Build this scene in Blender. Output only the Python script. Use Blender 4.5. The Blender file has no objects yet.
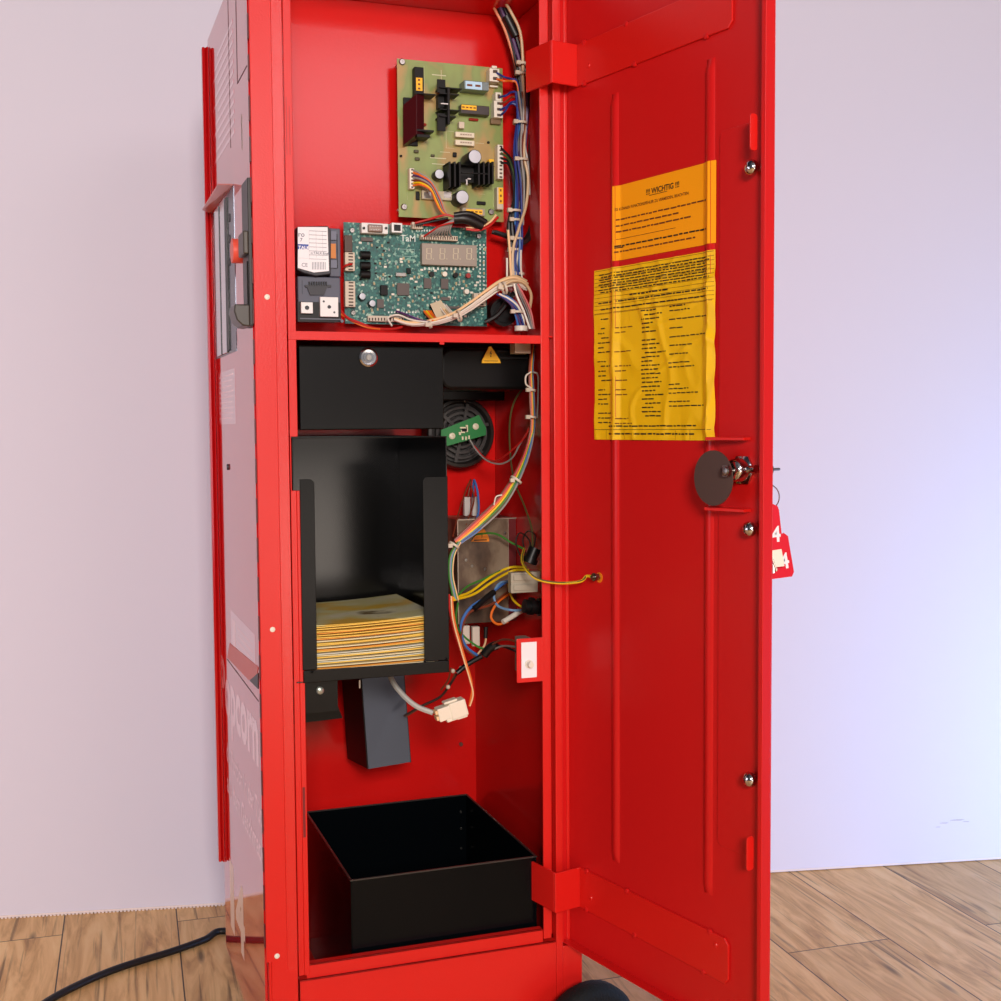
import bpy, bmesh, math, random
from mathutils import Vector, Matrix
C = bpy.context.scene.collection
random.seed(7)

# ------------------------------------------------------------------ camera
FPX = 1250.9
CAM = Vector((-0.2163, -1.4435, 0.84))
RIGHT = Vector((0.94234, -0.33467, -0.00698)).normalized()
FWD = Vector((0.33372, 0.94080, -0.05969)).normalized()
UP = RIGHT.cross(FWD).normalized()
cd = bpy.data.cameras.new('camera'); cd.sensor_width = 36; cd.lens = FPX / 1001 * 36; cd.clip_start = .05
cam = bpy.data.objects.new('camera', cd); C.objects.link(cam)
m = Matrix((RIGHT, UP, -FWD)).transposed().to_4x4(); m.translation = CAM
cam.matrix_world = m
bpy.context.scene.camera = cam
vs = bpy.context.scene.view_settings
vs.view_transform = 'Standard'; vs.look = 'None'; vs.gamma = 1; vs.exposure = -0.30; vs.use_curve_mapping = False
bpy.context.scene.render.film_transparent = False

# ------------------------------------------------------------------ world and lights
w = bpy.data.worlds.new('world'); bpy.context.scene.world = w; w.use_nodes = True
bg = w.node_tree.nodes['Background']
# the unseen room: bright towards the windows behind the camera, dim to the sides and overhead
_nt = w.node_tree; _tc = _nt.nodes.new('ShaderNodeTexCoord'); _dp = _nt.nodes.new('ShaderNodeVectorMath'); _dp.operation = 'DOT_PRODUCT'
_dp.inputs[1].default_value = (.30, -.95, .05); _nt.links.new(_tc.outputs['Generated'], _dp.inputs[0])
_r = _nt.nodes.new('ShaderNodeValToRGB'); _nt.links.new(_dp.outputs['Value'], _r.inputs['Fac'])
_r.color_ramp.elements[0].position = 0.0; _r.color_ramp.elements[0].color = (.05, .05, .07, 1)
_r.color_ramp.elements[1].position = .95; _r.color_ramp.elements[1].color = (.60, .57, .60, 1)
_nt.links.new(_r.outputs['Color'], bg.inputs[0]); bg.inputs[1].default_value = 0.62

def area(name, loc, target, sx, sy, power, col):
    l = bpy.data.lights.new(name, 'AREA'); l.shape = 'RECTANGLE'; l.size = sx; l.size_y = sy
    l.energy = power; l.color = col
    o = bpy.data.objects.new(name, l); C.objects.link(o); o.location = loc
    o.rotation_euler = (Vector(target) - Vector(loc)).to_track_quat('-Z', 'Y').to_euler()
    return o
area('ceiling_lamp_front', (-0.42, -2.9, 1.48), (0.0, 0.3, 0.6), 0.55, 0.5, 86, (1.0, 0.90, 0.84))
area('window_light', (0.87, -2.75, 1.94), (0.25, 0.2, 1.1), 0.80, 0.60, 13, (1.0, 0.84, 0.86))
area('low_reflection_fill', (0.75, -3.0, 0.36), (0.2, 0.2, 0.6), 1.0, 0.62, 10, (1.0, 0.86, 0.74))  # added low lamp, gives the black tray its pale reflection
area('daylight_right', (2.05, -0.35, 0.22), (1.35, 0.55, 0.20), 0.5, 0.4, 22, (0.22, 0.48, 1.0))
area('fill_left', (-2.3, -0.25, 0.9), (-0.45, 0.9, 0.5), 1.0, 1.0, 12, (0.93, 0.86, 1.0))  # added fill lamp, brightens the left part of the wall

# ------------------------------------------------------------------ materials
def lin(r, g, b):
    f = lambda c: (c/255)/12.92 if c/255 <= .04045 else (((c/255)+.055)/1.055)**2.4
    return (f(r), f(g), f(b), 1)
def mat(name, col, rough=.5, metal=0, spec=.5, bump=0, bscale=200, coat=0, emit=None):
    mt = bpy.data.materials.new(name); mt.use_nodes = True; nt = mt.node_tree
    b = nt.nodes['Principled BSDF']
    b.inputs['Base Color'].default_value = lin(*col); b.inputs['Roughness'].default_value = rough
    b.inputs['Metallic'].default_value = metal; b.inputs['Specular IOR Level'].default_value = spec
    b.inputs['Coat Weight'].default_value = coat; b.inputs['Coat Roughness'].default_value = .08
    if bump:
        tc = nt.nodes.new('ShaderNodeTexCoord'); n = nt.nodes.new('ShaderNodeTexNoise'); bp = nt.nodes.new('ShaderNodeBump')
        n.inputs['Scale'].default_value = bscale; n.inputs['Detail'].default_value = 3
        bp.inputs['Strength'].default_value = bump; bp.inputs['Distance'].default_value = .002
        nt.links.new(tc.outputs['Object'], n.inputs['Vector']); nt.links.new(n.outputs['Fac'], bp.inputs['Height'])
        nt.links.new(bp.outputs['Normal'], b.inputs['Normal'])
    return mt
def ramp_mat(name, cols, scale=20, rough=.5, detail=4, kind='noise', stretch=(1,1,1), spec=.5, metal=0, bump=0):
    mt = bpy.data.materials.new(name); mt.use_nodes = True; nt = mt.node_tree
    b = nt.nodes['Principled BSDF']; b.inputs['Roughness'].default_value = rough
    b.inputs['Specular IOR Level'].default_value = spec; b.inputs['Metallic'].default_value = metal
    tc = nt.nodes.new('ShaderNodeTexCoord'); mp = nt.nodes.new('ShaderNodeMapping'); mp.inputs['Scale'].default_value = stretch
    nt.links.new(tc.outputs['Object'], mp.inputs['Vector'])
    if kind == 'noise':
        n = nt.nodes.new('ShaderNodeTexNoise'); n.inputs['Detail'].default_value = detail; out = n.outputs['Fac']
    else:
        n = nt.nodes.new('ShaderNodeTexVoronoi'); out = n.outputs['Color']
    n.inputs['Scale'].default_value = scale
    nt.links.new(mp.outputs['Vector'], n.inputs['Vector'])
    r = nt.nodes.new('ShaderNodeValToRGB'); nt.links.new(out, r.inputs['Fac'])
    el = r.color_ramp.elements
    while len(el) < len(cols): el.new(.5)
    for e, (p, c) in zip(el, cols): e.position = p; e.color = lin(*c)
    nt.links.new(r.outputs['Color'], b.inputs['Base Color'])
    if bump:
        bp = nt.nodes.new('ShaderNodeBump'); bp.inputs['Strength'].default_value = bump; bp.inputs['Distance'].default_value = .001
        nt.links.new(out, bp.inputs['Height']); nt.links.new(bp.outputs['Normal'], b.inputs['Normal'])
    return mt
RED = mat('red_powder_coat', (212, 28, 22), .30, bump=.08, bscale=420, spec=.42)
REDT = mat('textured_red_coat', (212, 28, 22), .26, bump=.11, bscale=330, spec=.6)
REDI = mat('red_interior_paint', (208, 24, 22), .15, bump=.05, bscale=300, spec=.28)
REDD = mat('red_door_paint', (204, 24, 24), .34, bump=.05, bscale=150, spec=.35)
REDS = mat('glossy_red_side', (200, 22, 24), .06, bump=.0, spec=.5, coat=.45)
REDS.node_tree.nodes['Principled BSDF'].inputs['Coat IOR'].default_value = 1.5; REDS.node_tree.nodes['Principled BSDF'].inputs['Coat Roughness'].default_value = .03
BLACK = mat('black_powder_coat', (8, 8, 8), .2, bump=.03, bscale=700, spec=.5)
BLACKM = mat('satin_black_coat', (6, 6, 6), .27, bump=.03, bscale=700, spec=.2)
BLACKG = mat('gloss_black_sheet', (5, 8, 11), .16, bump=.03, bscale=500, spec=.16)
BLACKP = mat('black_plastic', (14, 14, 15), .4, spec=.3)
CHUTE = mat('dark_grey_sheet', (58, 64, 76), .34, metal=.5)
RUBBER = mat('black_rubber', (20, 20, 20), .7, spec=.2, bump=.5, bscale=300)
CABLE = mat('black_cable', (14, 14, 15), .45)
CHROME = mat('chrome', (205, 205, 205), .14, metal=1)
STEEL = mat('steel', (150, 146, 140), .3, metal=1)
WHITEP = mat('white_plastic', (226, 220, 205), .45)
NYLON = mat('nylon_natural', (205, 192, 172), .5)
GREYP = mat('slate_grey_plastic', (78, 82, 98), .5)
GREYD = mat('dark_slate_plastic', (40, 42, 50), .5)
WHITE = mat('white_label', (235, 236, 240), .5)
BLUEL = mat('label_blue', (30, 70, 160), .5)
INK = mat('black_ink', (38, 26, 8), .6)
BROWNINK = mat('brown_ink', (110, 52, 6), .6)
GREYINK = mat('grey_ink', (120, 124, 138), .6)
PALEPRINT = mat('pale_pink_print', (250, 216, 214), .16, metal=.75)
YEL = mat('yellow_sticker', (250, 190, 20), .5)
ORANGE = mat('orange_sticker', (240, 140, 20), .5)
GREENB = mat('green_board', (24, 120, 56), .4)
SILVERCAP = mat('aluminium_can_top', (186, 190, 198), .35, metal=.2)
HEAT = mat('black_anodised', (15, 14, 14), .5, spec=.25)
MAROON = mat('maroon_block', (62, 16, 22), .35)
REDCOMP = mat('red_component', (150, 30, 22), .4)
REDBTN = mat('salmon_button', (250, 96, 76), .4)
BROWNCHIP = mat('chip_brown', (84, 76, 72), .5)
LEDGREY = mat('display_grey', (150, 140, 128), .4)
SEG = mat('display_segments', (196, 186, 160), .4)
AMBER = mat('amber_plastic', (196, 116, 24), .4)
DISC = mat('brown_disc', (92, 74, 68), .38, metal=.35, bump=.05)
TRIM = mat('white_hem', (238, 222, 214), .7)
PAPERY = None

PCB_A = ramp_mat('yellow_green_board', [(.0, (150, 120, 62)), (.40, (172, 142, 84)), (.50, (132, 146, 80)), (.62, (138, 156, 86)), (1, (120, 144, 80))], 26, .4, 2, stretch=(1.3, 1, .7))
PCB_B = ramp_mat('teal_board', [(.0, (10, 52, 52)), (.30, (16, 84, 80)), (.70, (26, 104, 96)), (.78, (96, 152, 136)), (1, (196, 210, 190))], 420, .42, 2, kind='voronoi')
METALP = ramp_mat('brown_stained_steel', [(.34, (48, 34, 26)), (.48, (92, 72, 56)), (.60, (138, 120, 98)), (1, (176, 160, 136))], 24, .42, 6, stretch=(1, 1, .6), metal=.2)

def wallmat():
    mt = mat('white_backdrop', (223, 218, 228), .85, spec=.2, bump=.05, bscale=14)
    return mt
WALL = wallmat()
def floormat():
    mt = bpy.data.materials.new('oak_laminate'); mt.use_nodes = True; nt = mt.node_tree; N = nt.nodes.new; L = nt.links.new
    b = nt.nodes['Principled BSDF']; b.inputs['Roughness'].default_value = .45; b.inputs['Specular IOR Level'].default_value = .35
    tc = N('ShaderNodeTexCoord'); mp = N('ShaderNodeMapping'); L(tc.outputs['Object'], mp.inputs['Vector'])
    mp.inputs['Rotation'].default_value = (0, 0, math.radians(3.0)+math.pi/2); mp.inputs['Location'].default_value = (0.28, 0.075+.005, 0)
    br = N('ShaderNodeTexBrick'); L(mp.outputs['Vector'], br.inputs['Vector'])
    br.inputs['Scale'].default_value = 1; br.inputs['Brick Width'].default_value = 1.15; br.inputs['Row Height'].default_value = .185
    br.inputs['Mortar Size'].default_value = .0012; br.inputs['Mortar Smooth'].default_value = .2; br.offset = .37
    br.inputs['Color1'].default_value = (0, 0, 0, 1); br.inputs['Color2'].default_value = (1, 1, 1, 1); br.inputs['Mortar'].default_value = (.5, .5, .5, 1)
    # grain stretched along the planks, shifted from plank to plank
    add = N('ShaderNodeVectorMath'); add.operation = 'ADD'; L(mp.outputs['Vector'], add.inputs[0]); 
    sc = N('ShaderNodeVectorMath'); sc.operation = 'SCALE'; sc.inputs['Scale'].default_value = 7.3; L(br.outputs['Color'], sc.inputs[0]); L(sc.outputs[0], add.inputs[1])
    st = N('ShaderNodeMapping'); st.inputs['Scale'].default_value = (1.3, 9, 1); L(add.outputs[0], st.inputs['Vector'])
    n1 = N('ShaderNodeTexNoise'); n1.inputs['Scale'].default_value = 3.2; n1.inputs['Detail'].default_value = 8; n1.inputs['Roughness'].default_value = .62; n1.inputs['Distortion'].default_value = 1.2
    L(st.outputs[0], n1.inputs['Vector'])
    r = N('ShaderNodeValToRGB'); L(n1.outputs['Fac'], r.inputs['Fac'])
    el = r.color_ramp.elements; el.new(.45); el.new(.55)
    for e, (p, c) in zip(el, [(.22, (136, 94, 52)), (.42, (204, 158, 100)), (.55, (228, 184, 124)), (.78, (242, 206, 148))]): e.position = p; e.color = lin(*c)
    # knots and dark cracks
    st2 = N('ShaderNodeMapping'); st2.inputs['Scale'].default_value = (2.2, 11, 1); L(add.outputs[0], st2.inputs['Vector'])
    vo = N('ShaderNodeTexVoronoi'); vo.inputs['Scale'].default_value = 1.5; L(st2.outputs[0], vo.inputs['Vector'])
    kr = N('ShaderNodeValToRGB'); kr.color_ramp.elements[0].position = .035; kr.color_ramp.elements[0].color = (.28, .28, .28, 1); kr.color_ramp.elements[1].position = .12; kr.color_ramp.elements[1].color = (1, 1, 1, 1)
    L(vo.outputs['Distance'], kr.inputs['Fac'])
    st3 = N('ShaderNodeMapping'); st3.inputs['Scale'].default_value = (.8, 24, 1); L(add.outputs[0], st3.inputs['Vector'])
    n3 = N('ShaderNodeTexNoise'); n3.inputs['Scale'].default_value = 4; n3.inputs['Detail'].default_value = 5; n3.inputs['Distortion'].default_value = .6; L(st3.outputs[0], n3.inputs['Vector'])
    cr = N('ShaderNodeValToRGB'); cr.color_ramp.elements[0].position = .30; cr.color_ramp.elements[0].color = (.35, .33, .30, 1); cr.color_ramp.elements[1].position = .42; cr.color_ramp.elements[1].color = (1, 1, 1, 1)
    L(n3.outputs['Fac'], cr.inputs['Fac'])
    def mul(a, bb):
        x = N('ShaderNodeMix'); x.data_type = 'RGBA'; x.blend_type = 'MULTIPLY'; x.inputs[0].default_value = 1
        L(a, x.inputs[6]); L(bb, x.inputs[7]); return x.outputs[2]
    o = mul(mul(r.outputs['Color'], kr.outputs['Color']), cr.outputs['Color'])
    tone = N('ShaderNodeMapRange'); L(br.outputs['Color'], tone.inputs[0]); tone.inputs[3].default_value = .86; tone.inputs[4].default_value = 1.08
    o = mul(o, tone.outputs[0])
    sm = N('ShaderNodeMix'); sm.data_type = 'RGBA'; L(br.outputs['Fac'], sm.inputs[0]); L(o, sm.inputs[6]); sm.inputs[7].default_value = lin(64, 44, 30)
    L(sm.outputs[2], b.inputs['Base Color'])
    return mt
FLOOR = floormat()
_wm = {}
def wm(c):
    T = dict(red=(190, 30, 26), blue=(60, 110, 180), dblue=(34, 52, 130), yellow=(232, 196, 20), green=(60, 130, 50), orange=(232, 110, 30), brown=(120, 56, 34),
             white=(232, 224, 210), tan=(206, 176, 134), grey=(150, 146, 142), black=(14, 14, 15), purple=(84, 50, 100), olive=(86, 78, 40), pink=(236, 150, 110), lblue=(110, 150, 190), dark=(46, 30, 28), cream=(240, 200, 150), darkgreen=(60, 84, 40))
    if c not in _wm: _wm[c] = mat('wire_' + c, T[c], .42)
    return _wm[c]

# ------------------------------------------------------------------ frames and placing
Z = Vector((0, 0, 1))
DA = math.radians(13.43038)
HP = Vector((0.38808, 0, 0))                       # hinge line of the door
DU = Vector((math.sin(DA), -math.cos(DA), 0)); DN = Vector((DU.y, -DU.x, 0))
DOOR = Matrix((DU, DN, Z)).transposed().to_4x4(); DOOR.translation = HP   # local (u, n, z)
def DW(u, n, z): return DOOR @ Vector((u, n, z))
def ray(px, py): return FWD + RIGHT * ((px - 500.5) / FPX) - UP * ((py - 500.5) / FPX)
def Y(px, py, y):                                   # point of the depth plane y under a measured photo point
    d = ray(px, py); t = (y - CAM.y) / d.y; return CAM + d * t
def X(px, py, x):
    d = ray(px, py); t = (x - CAM.x) / d.x; return CAM + d * t
def G(px, py, z=0.0):
    d = ray(px, py); t = (z - CAM.z) / d.z; return CAM + d * t
def DP(px, py, n=0.0):                              # the same on the door, as (u, n, z)
    p0 = HP + DN * n; d = ray(px, py); t = (p0 - CAM).dot(DN) / d.dot(DN); q = CAM + d * t - HP
    return (q.dot(DU), n, q.z)

ORG = {}
class MB:
    def __init__(s, M=None): s.v = []; s.f = []; s.mi = []; s.M = M or Matrix.Identity(4); s.m = 0; s.sm = []
    def add(s, vs, fs, sm=False):
        b = len(s.v); s.v += [s.M @ Vector(v) for v in vs]; s.f += [[i + b for i in f] for f in fs]; s.mi += [s.m]*len(fs); s.sm += [sm]*len(fs); return s
    def box(s, x0, x1, y0, y1, z0, z1):
        v = [(x, y, z) for x in (x0, x1) for y in (y0, y1) for z in (z0, z1)]
        return s.add(v, [(0, 1, 3, 2), (4, 6, 7, 5), (0, 4, 5, 1), (2, 3, 7, 6), (0, 2, 6, 4), (1, 5, 7, 3)])
    def hexa(s, a, b):                               # two quads joined into a solid
        return s.add(list(a) + list(b), [(0, 3, 2, 1), (4, 5, 6, 7), (0, 1, 5, 4), (1, 2, 6, 5), (2, 3, 7, 6), (3, 0, 4, 7)])
    def prism(s, poly, ax, t0, t1):                  # polygon in the two other axes, extruded along ax
        def P(p, t): return {0: (t, p[0], p[1]), 1: (p[0], t, p[1]), 2: (p[0], p[1], t)}[ax]
        n = len(poly); v = [P(p, t0) for p in poly] + [P(p, t1) for p in poly]
        return s.add(v, [list(range(n)), list(range(2*n-1, n-1, -1))] + [(i, (i+1) % n, n+(i+1) % n, n+i) for i in range(n)])
    def cyl(s, a, b, r, r2=None, n=20, cap=True):
        a, b = Vector(a), Vector(b); r2 = r if r2 is None else r2
        d = (b-a).normalized(); t = Vector((0, 0, 1)) if abs(d.z) < .9 else Vector((1, 0, 0)); e = d.cross(t).normalized(); g = d.cross(e)
        v = []
        for c, q in ((a, r), (b, r2)):
            v += [c + e*math.cos(6.28318*i/n)*q + g*math.sin(6.28318*i/n)*q for i in range(n)]
        s.add(v, [(i, (i+1) % n, n+(i+1) % n, n+i) for i in range(n)], True)
        if cap: s.add(v[:n], [list(range(n))]); s.add(v[n:], [list(range(n))])
        return s
    def lathe(s, c, ax, prof, n=28, a0=0, a1=6.28318):
        c = Vector(c); d = Vector(ax).normalized(); t = Vector((0, 0, 1)) if abs(d.z) < .9 else Vector((1, 0, 0)); e = d.cross(t).normalized(); g = d.cross(e)
        full = abs(a1-a0-6.28318) < .01; k = n if full else n+1; v = []
        for r, h in prof:
            for i in range(k):
                a = a0+(a1-a0)*i/n; v.append(c + d*h + (e*math.cos(a)+g*math.sin(a))*r)
        f = []
        for j in range(len(prof)-1):
            for i in range(n):
                f.append((j*k+i, j*k+(i+1) % k, (j+1)*k+(i+1) % k, (j+1)*k+i))
        return s.add(v, f, True)
    def tube(s, pts, r, n=8):
        P = [Vector(p) for p in pts]; Q = []
        if len(P) > 2:
            E = [P[0]*2-P[1]] + P + [P[-1]*2-P[-2]]
            for i in range(1, len(E)-2):
                for k in range(7):
                    t = k/7; a, b, c, d = E[i-1:i+3]
                    Q.append(.5*((2*b)+(c-a)*t+(2*a-5*b+4*c-d)*t*t+(3*b-a-3*c+d)*t**3))
            Q.append(P[-1])
        else: Q = P
        v = []; pe = None
        for i, q in enumerate(Q):
            d = (Q[min(i+1, len(Q)-1)]-Q[max(i-1, 0)]).normalized()
            if pe is None: pe = d.cross(Vector((.3, .2, .93))).normalized()
            e = (pe - d*pe.dot(d)).normalized(); pe = e; g = d.cross(e)
            v += [q+(e*math.cos(6.28318*k/n)+g*math.sin(6.28318*k/n))*r for k in range(n)]
        f = [(j*n+i, j*n+(i+1) % n, (j+1)*n+(i+1) % n, (j+1)*n+i) for j in range(len(Q)-1) for i in range(n)]
        s.add(v, f, True); s.add(v[:n], [list(range(n))]); s.add(v[-n:], [list(range(n))]); return s
    def sphere(s, c, r, n=14, sc=(1, 1, 1)):
        c = Vector(c); prof = [(math.sin(math.pi*j/8), math.cos(math.pi*j/8)) for j in range(9)]; v = []
        for a, h in prof: v += [c+Vector((a*math.cos(6.28318*i/n)*sc[0], a*math.sin(6.28318*i/n)*sc[1], h*sc[2]))*r for i in range(n)]
        return s.add(v, [(j*n+i, j*n+(i+1) % n, (j+1)*n+(i+1) % n, (j+1)*n+i) for j in range(8) for i in range(n)], True)
    def text(s, txt, org, ex, ez, size, align='LEFT', depth=None, bold=0, stretch=1):
        cu = bpy.data.curves.new('t', 'FONT'); cu.body = txt; cu.size = 1; cu.align_x = align; cu.offset = bold; cu.resolution_u = 3
        o = bpy.data.objects.new('t', cu); C.objects.link(o); bpy.context.view_layer.update()
        me = bpy.data.meshes.new_from_object(o); org, ex, ez = Vector(org), Vector(ex), Vector(ez)
        s.add([org + ex*(v.co.x*size*stretch) + ez*(v.co.y*size) for v in me.vertices], [list(p.vertices) for p in me.polygons])
        bpy.data.objects.remove(o); bpy.data.meshes.remove(me); return s
    def build(s, name, mats, parent=None, org=None, bevel=0, recalc=True):
        if not isinstance(mats, (list, tuple)): mats = [mats]
        if parent: o0 = ORG[parent.name]
        elif org is not None: o0 = Vector(org)
        else:
            o0 = Vector((sum(v.x for v in s.v)/len(s.v), sum(v.y for v in s.v)/len(s.v), min(v.z for v in s.v)))
        me = bpy.data.meshes.new(name); me.from_pydata([v-o0 for v in s.v], [], s.f)
        for m_ in mats: me.materials.append(m_)
        for p, i, q in zip(me.polygons, s.mi, s.sm): p.material_index = i; p.use_smooth = q
        if recalc:
            bm = bmesh.new(); bm.from_mesh(me); bmesh.ops.recalc_face_normals(bm, faces=bm.faces); bm.to_mesh(me); bm.free()
        if any(s.sm): me.set_sharp_from_angle(angle=math.radians(40))
        o = bpy.data.objects.new(name, me); C.objects.link(o)
        if parent: o.parent = parent
        else: o.location = o0
        ORG[o.name] = o0
        if bevel:
            b = o.modifiers.new('bevel', 'BEVEL'); b.width = bevel; b.segments = 2; b.limit_method = 'ANGLE'; b.angle_limit = math.radians(50)
        return o
def thing(name, label, cat, loc, group=None):
    o = bpy.data.objects.new(name, None); C.objects.link(o); o.location = loc; o.empty_display_size = .02; ORG[o.name] = Vector(loc)
    return tag(o, label, cat, group)
def tag(o, label, cat=None, group=None, kind=None):
    if label: o['label'] = label
    if cat: o['category'] = cat
    if group: o['group'] = group
    if kind: o['kind'] = kind
    return o
def instance(src, name, parent, delta):
    c = src.copy(); c.name = name; C.objects.link(c); c.parent = parent; c.location = Vector(src.location) + Vector(delta); ORG[c.name] = ORG[parent.name]; return c

# ------------------------------------------------------------------ setting
WA = math.radians(-11.5258)
WD = Vector((math.cos(WA), math.sin(WA), 0)); WN = Vector((math.sin(WA), -math.cos(WA), 0))   # along the wall / towards the camera
W0 = Vector((-0.3285, 0.8298, 0))
WM = Matrix((WD, -WN, Z)).transposed().to_4x4(); WM.translation = W0
b = MB(WM); b.box(-4.5, 5, 0, .04, 0.001, 2.6); tag(b.build('wall_back', WALL), None, kind='structure')
b = MB(); b.box(-4, 5, -4.5, 3.0, -.03, 0); tag(b.build('floor', FLOOR, org=(0, 0, 0)), None, kind='structure')
b = MB(WM)                                           # beaded hem along the foot of the backdrop
for i in range(300):
    x = -.5 + i*.0062; b.box(x, x+.0034, -.0030, 0, .0, .0026)
b.box(-.6, 2.3, -.0015, 0, .0022, .0050)
tag(b.build('trim_1', TRIM), None, kind='structure')
b = MB(WM); p = Y(958, 821, 0)                       # scuff on the wall
for (px, py, ww, hh) in ((957, 820, .030, .0022), (944, 823, .018, .0016), (966, 821.5, .014, .0012), (938, 827, .010, .001)):
    d = ray(px, py); t = (W0-CAM).dot(WN)/d.dot(WN); q = CAM+d*t-W0; u = q.dot(WD); b.prism([(u-ww/2, q.z), (u-ww/5, q.z+hh/2), (u+ww/2, q.z+hh/3), (u+ww/4, q.z-hh/2)], 1, -.0008, 0)
tag(b.build('wall_scuff', mat('scuff_brown', (188, 176, 168), .8)), None, kind='structure'); bpy.data.objects['wall_scuff'].name = 'trim_2'

# ------------------------------------------------------------------ the machine
VM = thing('vending_machine', 'tall red metal vending machine standing on castors with its rear door open', 'vending machine', (.2, .2, 0))
TOP = 1.385
MB().box(0, .003, .012, .388, .08, TOP).build('side_panel', REDS, VM)
MB().box(.3985, .402, .0125, .387, .08, TOP).build('side_panel', RED, VM)
MB().box(.004, .398, .384, .388, .08, TOP).build('back_panel', REDI, VM)
MB().box(.0035, .398, .004, .383, 1.374, TOP).build('top_panel', REDI, VM)
MB().box(.0125, .3975, .0045, .383, .08, .094).build('bottom_panel', REDI, VM)
# inner walls of the compartment
MB().box(.372, .376, .004, .3345, .0945, 1.3735).build('inner_wall', REDI, VM)
MB().box(.038, .0415, .03, .3345, .0945, 1.3735).build('inner_wall', REDI, VM)
MB().box(.038, .376, .335, .338, .0945, 1.3735).build('rear_wall', REDI, VM)
MB().box(.042, .3715, .128, .131, .951, 1.3735).build('mounting_plate', REDI, VM)
MB().box(.042, .3715, .235, .238, .66, .9395).build('mounting_plate', REDI, VM)
# left corner post and its cover strip
b = MB(); b.box(.0062, .0372, 0, .003, .085, TOP); b.box(.0032, .0062, .0002, .011, .085, .2130); b.box(.0062, .0078, .003, .012, .085, TOP); b.box(.0355, .0372, .003, .03, .085, TOP)
b.build('corner_post', RED, VM, bevel=.0008)
MB().box(.0252, .0366, -.0006, 0, .20, TOP).build('textured_strip', REDT, VM)
b = MB(); b.prism([(0, .2135), (.0215, .2135), (.0245, .2165), (.0245, TOP), (0, TOP)], 1, -.0022, -.0001)
cs = b.build('cover_strip', RED, VM, bevel=.0006)
for px, py in ((267, 297), (272.5, 629.5), (277, 956)):
    q = Y(px, py, -.0022); b = MB(); b.lathe(q, (0, -1, 0), [(.0031, 0), (.0031, .0006), (.0022, .0012), (.0012, .0012), (.0010, .0004), (0, .0004)], 16)
    b.build('rivet', WHITEP, cs)
b = MB()                                             # shade of the gap between strip and side sheet, as maroon blocks
for k in range(26):
    z0 = .23 + k*.0455; b.box(-.0012, 0, .001, .006, z0, z0+.028)
b.build('gap_shade', mat('gap_shade_maroon', (92, 14, 18), .5), VM)
# left inner frame: three runs with a notch for the document tray
b = MB(); b.box(.0385, .0478, .0015, .004, .829, TOP); b.box(.0385, .0452, .0015, .004, .19, .7665); b.box(.0452, .0512, .0005, .004, .19, .7665); b.box(.0385, .040, .0015, .03, .7665, .829)
b.box(.0464, .0478, .004, .02, .829, .94)
b.build('inner_frame', RED, VM, bevel=.0005)
b = MB(); b.box(.0462, .0492, .0001, .0006, .357, .417); b.build('frame_slot', mat('slot_dark_red', (120, 10, 12), .5), VM)
b = MB(); q = [(.0425, 1.155), (.0445, 1.165), (.0445, 1.205), (.0425, 1.215)]
b.box(.0405, .0410, .0010, .0016, 1.15, 1.215); b.box(.0440, .0445, .0010, .0016, 1.15, 1.205); b.build('frame_slot', mat('seam_red', (150, 16, 20), .5), VM)
# shelf
b = MB(); b.box(.0385, .3500, .0008, .003, .9405, .9505); b.box(.0415, .3715, .003, .1275, .9485, .9505)
b.box(.22, .226, .0006, .0012, .9375, .9405); b.build('shelf', RED, VM, bevel=.0005)
# right posts: frame lip, groove, bead, corner
b = MB(); b.box(.350, .3605, .0, .003, .19, TOP); b.box(.3595, .3605, .003, .014, .19, TOP); b.box(.3605, .3665, .012, .014, .19, TOP)
b.build('inner_frame', RED, VM, bevel=.0006)
b = MB(); b.box(.3665, .3755, -.0015, .012, .085, TOP); b.box(.3755, .402, -.0015, .012, .085, .1775); b.box(.3835, .402, .004, .012, .1775, TOP)
b.build('corner_post', RED, VM, bevel=.001)
# base panel and sill
b = MB(); b.box(.0393, .3663, -.0012, .002, .085, .1855); b.box(.0393, .3663, -.0012, .012, .1835, .1855)
b.build('base_panel', RED, VM, bevel=.0006)
b = MB(); b.box(.0480, .3498, .0025, .005, .0945, .2020); b.box(.0480, .3498, .0025, .014, .2000, .2020); b.build('sill', RED, VM, bevel=.0005)
# red pan rail at the far edge of the side sheet
b = MB(); b.prism([(-.0085, .383), (-.0055, .380), (-.004, .384), (-.002, .378), (-.0003, .378), (-.0003, .3935), (-.0085, .3935)], 2, .2075, 1.3735)
b.build('edge_rail', mat('gloss_red_rail', (196, 16, 20), .15, spec=.6), VM, bevel=.0008)

# side sheet furniture (runs along -y as seen from the left)
SEAMM = mat('seam_dark', (70, 40, 44), .5)            # hairline seams of hatches and doors
def seam(p, q, wd=.0009):
    b = MB()
    (y0, z0), (y1, z1) = p, q
    if abs(y1-y0) < 1e-4: b.box(-.0004, 0, y0-wd/2*3, y0+wd/2*3, min(z0, z1), max(z0, z1))
    else: b.box(-.0004, 0, min(y0, y1), max(y0, y1), z0-wd/2, z0+wd/2)
    return b.build('seam', SEAMM, VM)
q1 = X(237.4, 83.6, 0); q2 = X(246.8, 65.9, 0); q3 = X(227.2, 659.2, 0); q4 = X(258.4, 696, 0); q5 = X(232, 185, 0)
seam((q1.y, q1.z), (q1.y, TOP)); seam((q1.y, q1.z), (q2.y, q1.z), .0012); seam((q3.y, q3.z), (q4.y, q3.z), .0012)
q6 = X(229, 60, 0); seam((q6.y, 1.19), (q6.y, TOP), .0006)
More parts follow.
